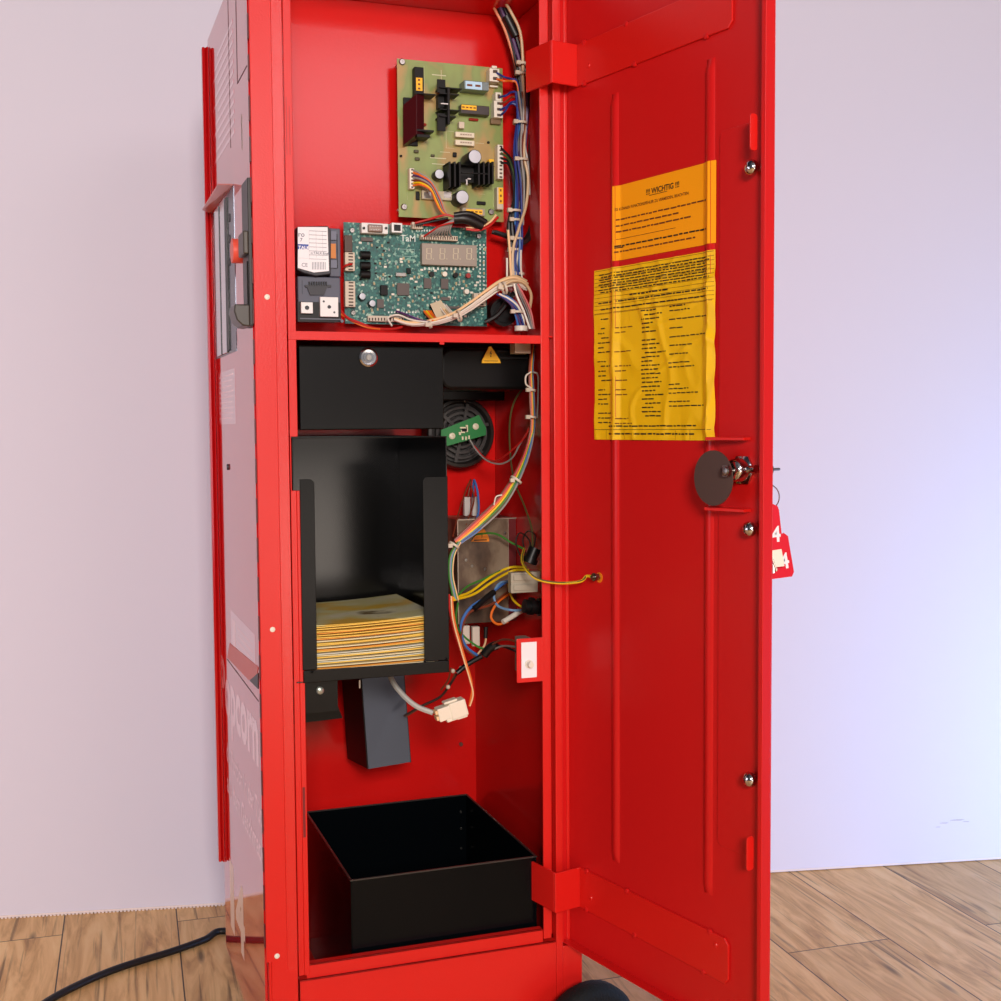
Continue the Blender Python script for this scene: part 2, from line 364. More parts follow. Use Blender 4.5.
# coin window: steel rails in a recess, flap, lock plate, button, lower grip
wz0 = X(220, 358, 0).z; wz1 = X(218, 215, 0).z
ya, yb = X(235.5, 280, 0).y, X(214.5, 280, 0).y
WIN = MB(); WIN.box(-.0006, 0, ya, yb, wz0, wz1+.01); win = WIN.build('coin_window', mat('window_steel_blue', (58, 66, 78), .25, metal=.6), VM)
for i, (pa, pb) in enumerate(((215.5, 219.5), (221, 225.2))):
    y1, y0 = X(pa, 280, -.003).y, X(pb, 280, -.003).y; MB().box(-.003, -.0007, y0, y1, wz0+.002, wz1+.008).build('rail', CHROME, win, bevel=.0008)
MB().box(-.0022, -.0007, X(228.6, 280, -.001).y, X(226.3, 280, -.001).y, wz0+.004, wz1+.006).build('rail', BLACKP, win)
for py in (218, 239, 262):
    q = X(229.5, py, -.0008); MB().cyl(q, q+Vector((-.0006, 0, 0)), .0055, n=14).build('hole', BLACKP, win)
# awning flap above the window, seen from below
zf = 1.1405; b = MB()
b.hexa([(-.0005, .150, zf), (-.0005, .387, zf+.003), (-.0150, .362, zf+.003), (-.0150, .182, zf+.0052)], [(-.0005, .150, zf+.0016), (-.0005, .387, zf+.0046), (-.0150, .362, zf+.0046), (-.0150, .182, zf+.0068)])
b.build('window_flap', mat('flap_red', (206, 120, 112), .3, spec=.6), VM)
# black lock plate with push button and coin cup
y1 = X(240.5, 250, -.004).y; yG = X(247.5, 250, -.006).y
LP = MB(); LP.box(-.0045, 0, .004, y1-.02, X(247, 327, -.004).z, X(247, 178, -.004).z); LP.box(-.0060, -.0045, .010, y1-.03, X(247, 318, -.004).z, X(247, 262, -.004).z)
lp = LP.build('lock_plate', mat('olive_black_plastic', (34, 29, 26), .4, spec=.4), VM, bevel=.0012)
b = MB(); b.tube([(-.0048, y1-.035, 1.16), (-.0048, y1-.035, 1.20)], .0006, 6); b.build('scratch', STEEL, lp)
zB = X(236, 251, -.008).z; yB_ = X(236, 251, -.008).y
b = MB(); b.cyl((-.0005, yB_, zB), (-.0130, yB_, zB), .0145, n=28); b.build('push_button', REDBTN, VM, bevel=.002)
b = MB(); b.box(-.0108, -.0046, yG, yG+.04, zB-.0135, zB+.0125); b.build('button_guard', mat('olive_guard', (62, 54, 44), .4), lp, bevel=.0015)
q = X(240, 318, -.01); b = MB(); b.prism([(-.0046, q.z-.013), (-.0046, q.z+.012), (-.0215, q.z+.012), (-.0225, q.z+.004), (-.0195, q.z-.006), (-.013, q.z-.012)], 1, yG, yG+.045)
b.build('coin_cup', mat('olive_cup', (56, 50, 42), .35), lp, bevel=.0015)
# return hood low on the side: a shallow pocket
def sidepoly(pts, x0, x1, name, m_):
    b = MB(); b.prism([(X(a_, c_, 0).y, X(a_, c_, 0).z) for a_, c_ in pts], 0, x0, x1); return b.build(name, m_, VM)
sidepoly([(230, 643), (258.5, 667), (257, 676), (249, 680), (227.5, 657.5)], -.0006, -.00005, 'return_hood', mat('hood_red', (214, 96, 84), .4, spec=.5))
sidepoly([(258.5, 673), (250, 680.5), (258.5, 689)], -.0007, -.0001, 'return_slot', BLACKP)
# prints on the side sheet
b = MB(); EY = Vector((0, -1, 0)); ps = X(222.5, 700, 0)
b.text('Popcorn', (-.00010, .392, ps.z-.008), EY, Z, .102, stretch=1.04, bold=.035)
b.text('die Portion in der Tüte', (-.00010, .335, ps.z-.078), EY, Z, .040, bold=.02, stretch=.9)
b.text('aus dem Geschmack', (-.00010, .335, ps.z-.122), EY, Z, .040, bold=.02, stretch=1.0)
b.build('printed_lettering', PALEPRINT, VM, recalc=False)
b = MB()
b.text('1', (-.00010, .358, .140), EY, Z, .125, stretch=1.7, bold=.05); b.text('4', (-.00010, .262, .142), EY, Z, .125, stretch=1.3, bold=.04)
b.build('printed_number', mat('pale_number_print', (240, 212, 196), .35), VM, recalc=False)
b = MB(); q = X(220, 370, 0); z1 = q.z
b.m = 0; b.box(-.0001, 0, .17, .345, z1-.075, z1-.004)
b.m = 1
for k in range(9): b.box(-.0002, -.0001, .19+.01*(k % 3), .335, z1-.012-k*.007, z1-.010-k*.007)
b.build('instruction_label', [mat('faded_pink_label', (200, 60, 64), .12, spec=1, coat=1), PALEPRINT], VM)
b = MB(); q = X(237, 640, 0); b.m = 0; b.box(-.0001, 0, .04, .26, q.z-.03, q.z+.032); b.m = 1
for k in range(5): b.box(-.0002, -.0001, .06, .20-.01*(k % 2), q.z-.02+k*.009, q.z-.0185+k*.009)
b.box(-.0002, -.0001, .215, .245, q.z-.02, q.z+.022)
b.build('instruction_label', [mat('faded_pink_label_b', (200, 60, 64), .12, spec=1, coat=1), PALEPRINT], VM)
b = MB(); q = X(228.5, 467, 0); b.cyl(q, q+Vector((-.002, 0, 0)), .004, n=12); b.build('lock_keyhole', GREYD, VM)
b = MB()
for k in range(12):
    z = 1.20+.012*k; b.box(-.0002, 0, .13, .345-.03*(k % 3), z, z+.005)
b.build('printed_lettering', mat('faint_print', (206, 60, 62), .10, spec=1, coat=1), VM)

# castors
def castor(c, ang):
    c = Vector(c); a = Vector((math.cos(ang), math.sin(ang), 0)); par = VM
    r = c.z
    t = MB(); t.lathe(c, a, [(r*.66, -.015), (r*.80, -.0165), (r*.93, -.014), (r, -.007), (r, .007), (r*.93, .014), (r*.80, .0165), (r*.66, .015)], 40)
    tyre = t.build('castor', RUBBER, par)
    h = MB(); h.lathe(c, a, [(0, -.0125), (r*.22, -.0125), (r*.24, -.009), (r*.62, -.009), (r*.66, -.015)], 32); h.lathe(c, a, [(0, .0125), (r*.22, .0125), (r*.24, .009), (r*.62, .009), (r*.66, .015)], 32)
    h.build('hub', mat('castor_hub', (40, 44, 50), .5), tyre)
CASTOR_R = .070
castor((.396, -.034, CASTOR_R), math.radians(-78))
for x, y in ((.05, .05), (.05, .34), (.36, .34)): castor((x, y, .04), 0)

# ------------------------------------------------------------------ door
b = MB(DOOR); Z0, Z1 = .182, 1.365; UE = .348
b.box(-.0085, UE, -.0012, 0, Z0, Z1)
b.box(UE-.0015, UE, 0, .0125, Z0, Z1)                # outer edge flange
b.box(-.0085, UE-.0015, 0, .0125, Z0, Z0+.0016); b.box(-.0085, UE-.0015, 0, .0125, Z1-.0016, Z1)
b.box(-.0085, -.006, 0, .0125, Z0+.0016, Z1-.0016); b.box(-.006, -.002, .0105, .0125, Z0+.0016, Z1-.0016)
b.box(UE-.006, UE-.0015, .0108, .0125, Z0+.0016, Z1-.0016)
door = b.build('door', REDD, VM, bevel=.0006)
def rib(u, z0, z1, w_=.0065, h=.0035):
    b = MB(DOOR); n = 8; pr = [(-w_, 0), (-w_*.55, h), (w_*.55, h), (w_, 0)]
    v = []
    for zz, k in ((z0, 0), (z0+.012, 1), (z1-.012, 1), (z1, 0)):
        for (du, dn) in pr: v.append((u+du, .0001+dn*k, zz))
    f = [(j*4+i, j*4+i+1, (j+1)*4+i+1, (j+1)*4+i) for j in range(3) for i in range(3)]
    b.add(v, f, True); return b.build('stiffening_rib', REDD, door)
rib(.0925, .312, 1.226); rib(.2555, .324, 1.226)
def rrect(u0, u1, z0, z1, r, n=5):
    P = []
    for cx, cz, a in ((u1-r, z1-r, 0), (u0+r, z1-r, 90), (u0+r, z0+r, 180), (u1-r, z0+r, 270)):
        for k in range(n+1): t = math.radians(a+90*k/n); P.append((cx+r*math.cos(t), cz+r*math.sin(t)))
    return P
b = MB(DOOR); b.prism(rrect(.2705, .338, .384, 1.147, .008), 1, .0001, .0016); b.build('lock_rail_cover', REDD, door, bevel=.0006)
def strap(z0, z1, top):
    b = MB(DOOR); c = .006
    poly = [(.0216, z0), (.2897-c, z0), (.2897, z0+c), (.2897, z1-c), (.2897-c, z1), (.0216, z1)]
    b.prism(poly, 1, .0002, .0030)
    b.box(.0186, .0216, .0002, .0405, z0, z1); b.box(-.034, .0186, .0375, .0405, z0, z1)
    s = b.build('hinge_strap', RED, door, bevel=.0008)
    for u, z in ((.035, z1-.001), (.115, z1-.001), (.26, z1-.001), (.035, z0+.001), (.13, z0+.001), (.25, z0+.001)):
        MB(DOOR).lathe((u, .0030, z), (0, 1, 0), [(.0035, -.002), (.0032, .0006), (0, .0012)], 12).build('spot_weld', REDD, s)
    for u, z in ((.045, (z0+z1)/2-.006), (.27, z1-.012)):
        MB(DOOR).lathe((u, .0030, z), (0, 1, 0), [(.0028, 0), (.0022, .0011), (0, .0014)], 12).build('rivet', RED, s)
strap(1.2495, 1.2995, True); strap(.234, .2845, False)
for px, py in ((754, 168), (752, 529), (752, 779)):
    u, n, z = DP(px, py, .006); c = DW(u, .0016, z)
    s = MB(); s.cyl(c, c+DN*.006, .003, n=12); s.lathe(c+DN*.004, DN, [(.0055, 0), (.0075, .0015), (.0082, .004), (.0070, .0075), (.004, .0098), (0, .0105)], 20)
    s.build('locking_stud', CHROME, door)
for px, p0, p1 in ((756, 113, 150), (754.5, 838, 872)):
    u, n, z1 = DP(px, p0, .017); z0 = DP(px, p1, .017)[2]
    b = MB(DOOR); b.prism([(a_, c_) for a_, c_ in rrect(.0127, .0225, z0, z1, .0035)], 0, UE-.012, UE-.0105)
    b.build('keeper_tab', RED, door, bevel=.0004)
# lock: chrome body, brown disc on a spindle, two red guard shelves
u, n, z = DP(742, 470, .004)
def shelf_(px0, px1, py, name, up):
    u0, _, z = DP(px0, py, 0); u1 = DP(px1, py, 0)[0]; b = MB(DOOR)
    b.add([(u0, .0018, z), (u1, .0018, z), (u1, .012, z), (u0+.008, .020, z), (u0, .006, z), (u0, .0018, z+.0034), (u1, .0018, z+.0034), (u1, .012, z+.0030), (u0+.008, .020, z+.0034), (u0, .006, z+.0034)],
          [(0, 1, 2, 3, 4), (9, 8, 7, 6, 5), (0, 5, 6, 1), (1, 6, 7, 2), (2, 7, 8, 3), (3, 8, 9, 4), (4, 9, 5, 0)])
    b.build('guard_shelf', RED, door, bevel=.0004)
shelf_(714, 752, 440, 'a', 1); shelf_(713, 752, 509, 'b', 0)
c = Vector(DW(u, 0, z)); b = MB()
b.lathe(c, DN, [(.0165, .0017), (.0165, .004), (.014, .005), (.0125, .0055), (.0125, .013), (.010, .014), (.010, .022), (0, .022)], 6)
b.lathe(c, DN, [(.012, .003), (.012, .016), (.0105, .018), (0, .018)], 24)
lk = b.build('lock_body', CHROME, door)
dc = Vector(DW(*DP(714, 478, .024))); b = MB(); b.cyl(dc, dc+DN*.0018, .0290, n=44); disc = b.build('lock_disc', DISC, door, bevel=.0004)
sc = Vector(DW(*DP(727, 471, .028))); b = MB(); b.cyl(sc-DN*.012, sc+DN*.004, .0035, n=12); b.cyl(sc-DN*.001, sc+DN*.003, .0066, n=6); b.lathe(sc+DN*.003, DN, [(.0052, 0), (.0048, .0018), (.002, .0026), (0, .0026)], 16)
b.build('nut', STEEL, disc)
b = MB(); q = DW(*DP(756, 469, .006)); b.cyl(Vector(q), c+DN*.006, .0042, n=12); b.build('lock_bolt', CHROME, door)
b = MB(); q = Vector(DW(UE-.03, -.0045, z)); b.cyl(q, q-DN*.02, .008, n=16); b.cyl(q-DN*.02, q-DN*.036, .0015, n=8); b.build('lock_key', STEEL, door)
# earth stud with orange sticker
u, n, z = DP(599.5, 577.5, 0); q = Vector(DW(u, 0, z)); b = MB(); b.cyl(q, q+DN*.0006, .0062, n=24); es = b.build('earth_sticker', ORANGE, door)
b = MB(); q2 = q+DN*.0009
b.m = 0; ez = Z; eu = DU
for (a0, a1, z0_, z1_) in ((-.0004, .0004, 0, .004), (-.003, .003, -.0006, .0002), (-.002, .002, -.002, -.0012), (-.001, .001, -.0034, -.0026)):
    b.add([q2+eu*a0+Z*z0_, q2+eu*a1+Z*z0_, q2+eu*a1+Z*z1_, q2+eu*a0+Z*z1_], [(0, 1, 2, 3)])
b.build('earth_symbol', INK, es)
qs = Vector(DW(*DP(594, 577, .008))); b = MB(); b.cyl(qs-DN*.008, qs+DN*.004, .0022, n=10); b.cyl(qs-DN*.005, qs-DN*.001, .0045, n=6); b.cyl(qs, qs+DN*.0008, .005, n=16); b.build('earth_stud', STEEL, door)
# notices: wrinkled printed sheets glued over the ribs
def wrinkle(u, z, amt):
    import mathutils.noise as mn
    h = .0004
    for ur in (.0925, .2555): h = max(h, .0040*max(0, 1-abs(u-ur)/.0105)+.0004)
    if amt:
        a = mn.noise(Vector((u*26+z*10, z*12, 3.1))); h += amt*max(0, .22-abs(a))*.006
        a = mn.noise(Vector((u*15-z*9, z*16+4, 9.4))); h += amt*max(0, .12-abs(a))*.010*(1 if u > .12 else .3)
    return h
def notice(u0, u1, z0, z1, amt, col, lines, name):
    b = MB(DOOR); nu, nz = 110, 80
    v = [(u0+(u1-u0)*i/nu, wrinkle(u0+(u1-u0)*i/nu, z0+(z1-z0)*j/nz, amt)+.0004, z0+(z1-z0)*j/nz) for j in range(nz+1) for i in range(nu+1)]
    b.add(v, [(j*(nu+1)+i, j*(nu+1)+i+1, (j+1)*(nu+1)+i+1, (j+1)*(nu+1)+i) for j in range(nz) for i in range(nu)], True)
    def bar(ua, ub, z, th, mi):
        b.m = mi; n = max(1, int((ub-ua)/.004)); k = len(b.v); vv = []
        for i in range(n+1):
            u = ua+(ub-ua)*i/n
            for zz in (z-th/2, z+th/2): vv.append((u, wrinkle(u, zz, amt)+.0007, zz))
        b.add(vv, [(2*i, 2*i+2, 2*i+3, 2*i+1) for i in range(n)])
    def words(ua, ub, z, th, mi, seed):
        rr = random.Random(seed); u = ua
        while u < ub-.002:
            l = min(rr.uniform(.003, .011), ub-u); bar(u, u+l, z+rr.uniform(-.0002, .0002), th, mi); u += l+rr.uniform(.0010, .0020)
    lines(b, bar, words)
    return b.build('notice_sheet', [col, INK, BROWNINK], door, recalc=False)
ORSHEET = mat('orange_paper', (255, 166, 6), .55, spec=.3); YSHEET = mat('yellow_paper', (244, 194, 8), .42, spec=.45)
def on_text(b, txt, u, z, size, mi, amt, bold=0, align='LEFT', st=1):
    k = len(b.v); f = len(b.f); b.m = mi; M = b.M; b.M = Matrix.Identity(4)
    b.text(txt, (u, 0, z), (1, 0, 0), Z, size, align, bold=bold, stretch=st); b.M = M
    for i in range(k, len(b.v)):
        p = b.v[i]; b.v[i] = M @ Vector((p.x, wrinkle(p.x, p.z, amt)+.0008, p.z))
def lines1(b, bar, words):
    on_text(b, '!!! WICHTIG !!!', .178, 1.1000, .0088, 1, 0, .02, 'CENTER'); bar(.155, .186, 1.0985, .0006, 1)
    on_text(b, 'ES KÖNNEN FUNKTIONSFEHLER ZU VERMEIDEN, BEACHTEN:', .0955, 1.0895, .0046, 2, 0, .01, 'LEFT', 1.0)
    words(.097, .252, 1.0790, .0017, 2, 3); words(.097, .205, 1.0720, .0017, 2, 4); words(.097, .225, 1.0650, .0017, 2, 5)
    bar(.097, .2, 1.0565, .0005, 2); words(.095, .252, 1.0485, .0018, 1, 6); words(.095, .235, 1.0420, .0017, 2, 7); bar(.095, .108, 1.0467, .0012, 1)
def lines2(b, bar, words):
    for k in range(8): words(.062+.004*(k % 2), .258, 1.0185-k*.0030, .0014, 1, 20+k)
    for k in range(12): bar(.054, .264, 1.0235-k*.0046, .0004, 2)
    words(.12, .19, .9905, .0019, 1, 40); words(.062, .26, .9850, .0016, 1, 41); words(.066, .25, .9775, .0016, 1, 42)
    bar(.054, .262, .972, .0004, 2)
    rr = random.Random(5); z = .966
    while z > .842:
        if rr.random() < .72:
            a = .060+rr.choice([0, 0, .006]); words(a, a+rr.uniform(.010, .028), z, .0014, 1, int(z*1e5)); 
            if rr.random() < .5: words(.096, .096+rr.uniform(.014, .030), z-.001, .0012, 2, int(z*1e5)+1)
        z -= .0056
    z = .970
    while z > .846:
        if rr.random() < .88:
            a = .142+rr.choice([0, 0, .006]); words(a, a+rr.uniform(.016, .04), z, .0015, 1, int(z*1e5)+2)
            if rr.random() < .6: words(.19, .19+rr.uniform(.02, .064), z+.001, .0013, 1, int(z*1e5)+3)
        z -= .0048
    words(.08, .235, .8385, .0016, 1, 60); bar(.054, .262, .8345, .0005, 1); words(.08, .235, .8295, .0018, 1, 61)
    for u in (.075, .11, .2, .225): bar(u, u+.0004, .8285, .011, 2)
n1 = notice(.0918, .2650, 1.0320, 1.1185, .0, ORSHEET, lines1, 'a')
tag(n1, 'orange printed notice headed WICHTIG')
n2 = notice(.0525, .2652, .8225, 1.0250, 1.0, YSHEET, lines2, 'b')
tag(n2, 'large wrinkled yellow instruction sheet')

# ------------------------------------------------------------------ key ring and tags behind the door edge
OFF = -.045
def DQ(px, py, n): return Vector(DW(*DP(px, py, n)))
kr = MB(); c = DQ(768, 497, OFF); n = 28; R_ = .0135
ex = RIGHT*.96+FWD*.28; kr.tube([c+ex*math.cos(i*6.28318/n)*R_+Z*math.sin(i*6.28318/n)*R_ for i in range(n+1)], .0007, 6)
tag(kr.build('key_ring', CHROME), 'thin steel key ring hanging behind the door edge', 'key ring')
KY = DQ(775, 540, OFF).y
def tagplate(pts, d, txtp, size, label, rot):
    b = MB(); b.prism([(Y(px, py, KY+d).x, Y(px, py, KY+d).z) for px, py in pts], 1, KY+d, KY+d+.0012)
    p = Y(*txtp, KY+d); ca, sa = math.cos(rot), math.sin(rot)
    b.m = 1; b.text('14', (p.x, KY+d-.0003, p.z), (ca, 0, sa), (-sa, 0, ca), size, 'RIGHT', bold=.02)
    t = b.build('key_tag', [mat('tag_red', (214, 22, 46), .35), WHITE]); tag(t, label, 'key tag', 'key tags on the ring'); return t
tagplate([(746, 509), (756, 504), (773, 504), (777.5, 506), (779, 510), (783, 546), (781, 551), (776, 553), (752, 556)], 0, (781, 541), .0235, 'red plastic key tag numbered 14, upper one of the pair behind the door', math.radians(4))
tagplate([(752, 545), (784, 533), (788, 536), (794, 572), (792, 576.5), (758, 581)], .004, (790, 567), .0235, 'red plastic key tag numbered 14, lower tilted one peeking out beneath the other', math.radians(10))
b = MB(); b.prism([(Y(px, py, KY-.002).x, Y(px, py, KY-.002).z) for px, py in ((768, 551), (781, 549), (784, 566), (768, 568))], 1, KY-.003, KY-.002)
tg = b.build('paper_tag', mat('cream_paper', (240, 232, 214), .6)); tag(tg, 'small cream paper tag hanging in front of the red key tags', 'tag')
b = MB(); b.tube([Y(769, 556, KY-.006), Y(772.5, 562, KY-.006), Y(773, 573, KY-.006)], .0022, 8); b.tube([Y(772, 558, KY-.008), Y(776.5, 571, KY-.008)], .0012, 6)
tag(b.build('key', CHROME), 'small bright key hanging beside the cream paper tag', 'key')

# ------------------------------------------------------------------ power circuit board
YB = .104
def plane_box(b, px0, py0, px1, py1, y0, y1):        # box whose front face covers the measured rectangle
    p, q = Y(px0, py0, y0), Y(px1, py1, y0); b.box(p.x, q.x, y0, y1, q.z, p.z); return b
def board_thing(name, label, px0, py0, px1, py1, m_):
    p, q = Y(px0, py0, YB), Y(px1, py1, YB); x0, x1, z0, z1 = p.x, q.x, q.z, p.z
    t = thing(name, label, 'circuit board', ((x0+x1)/2, YB, z0)); MB().box(x0, x1, YB, YB+.0016, z0, z1).build('board', m_, t)
    return t, x0, x1, z0, z1
PA, ax0, ax1, az0, az1 = board_thing('circuit_board', 'yellow-green power circuit board with black heat sinks and capacitors, upper board', 397, 58.5, 503.5, 222, PCB_A)
def screw(t, px, py, y, r=.0042):
    q = Y(px, py, y); MB().lathe(q, (0, -1, 0), [(r, 0), (r, .0008), (r*.75, .002), (r*.3, .002), (r*.25, .0012), (0, .0012)], 16).build('screw', STEEL, t)
    MB().cyl(q, q+Vector((0, .0235, 0)), .0028, n=10).build('standoff', STEEL, t)
for px, py in ((402, 62), (404, 207), (491, 212), (499, 78)): screw(PA, px, py, YB)
def comp(t, name, px0, py0, px1, py1, h, m_, lab=None, bev=.0006):
    b = MB(); plane_box(b, px0, py0, px1, py1, YB-h, YB-.0001); o = b.build(name, m_, t, bevel=bev); return o
def sticker(par, px0, py0, px1, py1, h, m_=None, marks=3, vert=False):
    b = MB(); y = YB-h; plane_box(b, px0, py0, px1, py1, y-.0004, y); b.m = 1
    p, q = Y(px0, py0, y-.0004), Y(px1, py1, y-.0004); W_, H_ = q.x-p.x, p.z-q.z
    for k in range(marks):
        if vert: zc = q.z+H_*(k+.5)/marks; b.box(p.x+W_*.3, p.x+W_*.65, y-.0006, y-.0004, zc-H_*.07, zc+H_*.07)
        else: xc = p.x+W_*(k+.5)/marks; b.box(xc-W_*.32/marks, xc+W_*.32/marks, y-.0006, y-.0004, q.z+H_*.35, q.z+H_*.62)
    return b.build('sticker', [m_ or YEL, BROWNINK], par)
c = comp(PA, 'relay', 414.5, 66.5, 424, 96, .012, HEAT); sticker(c, 416, 77.5, 422.5, 91, .012, vert=True)
c = comp(PA, 'transistor_block', 403.5, 97, 418, 146, .004, HEAT)
# heat sink: maroon faced block with two fins
b = MB(); p0 = Y(403, 105, YB-.012); p1 = Y(417, 94, YB-.030)
b.hexa([Y(403, 105, YB-.010), Y(416.5, 94, YB-.026), Y(416.5, 134, YB-.026), Y(403, 145.5, YB-.010)], [Y(405, 105, YB-.002)+Vector((.004, 0, 0)), Y(418, 94, YB-.018)+Vector((.008, 0, 0)), Y(418, 134, YB-.018)+Vector((.008, 0, 0)), Y(405, 145.5, YB-.002)+Vector((.004, 0, 0))])
hs = b.build('heat_sink', MAROON, PA, bevel=.0005)
for a_ in ((416.5, 92.5, 436, 95.2), (417, 129, 434, 132), (417, 134, 430, 137.5)): b = MB(); plane_box(b, *a_, YB-.026, YB-.003); b.build('fin', HEAT, hs)
# second heat sink: H-section with plates
b = MB(); plane_box(b, 437.5, 79, 445.5, 93, YB-.020, YB-.017); plane_box(b, 437.5, 113, 445.5, 131, YB-.020, YB-.017)
plane_box(b, 447.5, 87, 450, 124, YB-.027, YB-.002); plane_box(b, 440, 86.5, 462, 89.4, YB-.024, YB-.003); plane_box(b, 440, 92.5, 459, 95.2, YB-.024, YB-.003)
plane_box(b, 440, 108.5, 460, 111, YB-.024, YB-.003); plane_box(b, 440, 115, 456, 117.5, YB-.024, YB-.003); plane_box(b, 438, 96, 449, 109, YB-.012, YB-.003)
b.build('heat_sink', HEAT, PA)
b = MB(); plane_box(b, 441, 102.8, 448, 104.5, YB-.028, YB-.024); b.build('screw', STEEL, PA)
# clear relay with blue-white label
c = comp(PA, 'relay', 464, 80, 489, 91, .020, mat('relay_smoke', (92, 108, 106), .2)); sticker(c, 465.5, 80.8, 482, 90, .020, mat('relay_label', (176, 214, 240), .3), 2)
c = comp(PA, 'capacitor', 461, 104, 489.5, 115.5, .012, mat('cap_brown_black', (48, 38, 34), .4)); sticker(c, 461.5, 104.5, 476.5, 110.5, .012, marks=4)
for a in ((469, 117.5, 479, 121, .004), (420, 122.5, 427, 126, .004)): comp(PA, 'film_capacitor', *a, REDCOMP, bev=.0018)
comp(PA, 'bridge_block', 459, 121.5, 464.5, 128.5, .008, NYLON)
for y0 in (131.5, 139.5):
    c = comp(PA, 'power_resistor', 455.5, y0, 474.5, y0+6.5, .008, mat('ceramic_white', (224, 214, 190), .6)); sticker(c, 460, y0+1.6, 472, y0+4.6, .008, mat('ceramic_mark', (206, 196, 176), .6), 5)
def can(t, px, py, h, r, m_=None):
    q = Y(px, py, YB-h); b = MB(); base = Vector((q.x, YB, q.z))
    b.lathe(base, (0, -1, 0), [(r, 0), (r, h-.001), (r*.92, h)], 26); o = b.build('capacitor', m_ or mat('cap_sleeve', (30, 30, 34), .35), t)
    MB().lathe(base, (0, -1, 0), [(r*.9, h-.0002), (0, h)], 26).build('can_top', SILVERCAP, o); return o
can(PA, 475, 156.5, .034, .0088); can(PA, 439.5, 174, .016, .0062); can(PA, 462.5, 197, .024, .0088)
# third heat sink, finned
b = MB(); plane_box(b, 447, 163.5, 495, 166.5, YB-.026, YB-.004)
plane_box(b, 462, 172, 488, 174.5, YB-.030, YB-.026)
for px in (449, 454, 459, 478, 483, 488, 492): plane_box(b, px, 161.5, px+1.9, 187-(px-449)*.08, YB-.030, YB-.004)
plane_box(b, 450, 166, 493, 184, YB-.012, YB-.004)
b.build('heat_sink', HEAT, PA)
b = MB(); plane_box(b, 466, 178, 471, 179.5, YB-.031, YB-.030); plane_box(b, 466, 178, 467.5, 185, YB-.031, YB-.030); b.build('clip', STEEL, PA)
def header(t, px0, py0, px1, py1, h, n, vert=True, m_=WHITEP, name='connector'):
    o = comp(t, name, px0, py0, px1, py1, h, m_); b = MB()
    for k in range(n):
        f0, f1 = (k+.25)/n, (k+.75)/n
        if vert: plane_box(b, px0+(px1-px0)*.35, py0+(py1-py0)*f0, px0+(px1-px0)*.8, py0+(py1-py0)*f1, YB-h-.0003, YB-h)
        else: plane_box(b, px0+(px1-px0)*f0, py0+(py1-py0)*.35, px0+(px1-px0)*f1, py0+(py1-py0)*.8, YB-h-.0003, YB-h)
    b.build('contact', mat('contact_dark', (96, 70, 46), .5) if False else _ct, o); return o
_ct = mat('contact_shadow', (74, 54, 40), .5)
header(PA, 489.5, 68, 499.5, 82, .014, 2); comp(PA, 'connector', 492, 65.5, 497, 68.5, .013, WHITEP); comp(PA, 'connector', 490, 85, 498, 87.5, .006, WHITEP)
header(PA, 495.5, 92, 501.5, 101, .014, 1); header(PA, 494, 100.5, 503, 118, .014, 3); comp(PA, 'connector', 491, 118, 501, 124.5, .006, mat('brown_header', (120, 96, 66), .5))
header(PA, 497.5, 144.5, 503.5, 179, .012, 9); header(PA, 409.5, 168, 414.5, 189, .010, 6)
c = comp(PA, 'fuse_holder', 489, 159, 494, 178, .010, YEL, bev=.0004); c = comp(PA, 'fuse_holder', 497, 187, 503.5, 209.5, .012, NYLON); sticker(c, 498.5, 187.5, 503.2, 204, .012, vert=True)
c = comp(PA, 'film_capacitor', 462.5, 207.5, 485, 216, .012, mat('grey_cap', (160, 150, 130), .4)); sticker(c, 466, 209, 482.5, 214.5, .012, marks=4)
c = comp(PA, 'fuse_holder', 422, 190, 452, 200.5, .006, mat('fuse_cream', (186, 176, 150), .4)); sticker(c, 424, 192, 431, 198.5, .006, STEEL, 0); sticker(c, 444, 191.5, 451, 198, .006, STEEL, 0)
for px, py, w_, h_, k in ((416, 191, 4, 9, 0), (477, 201, 9, 4, 0), (414, 149.5, 5, 3.5, 1), (415, 157, 5, 3.5, 1), (431, 154, 4, 3, 1), (453, 152, 4, 5, 0), (418, 117, 5, 3, 1), (400, 154.5, 2.5, 2.5, 0), (487.5, 141, 2.5, 2.5, 0)):
    comp(PA, 'diode', px, py, px+w_, py+h_, .003, HEAT if k == 0 else mat('dark_olive', (70, 66, 34), .4), bev=.001)
b = MB()
for l in ((432, 75, 446, 75.4), (441, 70, 441.5, 80), (446, 131, 446.4, 148), (446, 131, 454, 131.4), (446, 148, 454, 148.4), (475, 143, 484, 143.4), (432, 164, 446, 164.3), (407, 168, 407.4, 200), (493, 187, 493.4, 207), (478, 194, 485, 194.3), (440, 152, 450, 152.3), (430, 158, 446, 158.3), (424, 66, 424.5, 96)):
    plane_box(b, *l, YB-.0003, YB)
b.build('silkscreen', mat('silk_cream', (206, 206, 170), .6), PA)

# ------------------------------------------------------------------ control board
PB, bx0, bx1, bz0, bz1 = board_thing('circuit_board', 'teal control circuit board with grey four-digit display, lower board', 343.5, 222, 487, 326.5, PCB_B)
for px, py in ((352, 230.5), (353, 313), (478.5, 236.5)): screw(PB, px, py, YB, .0036)
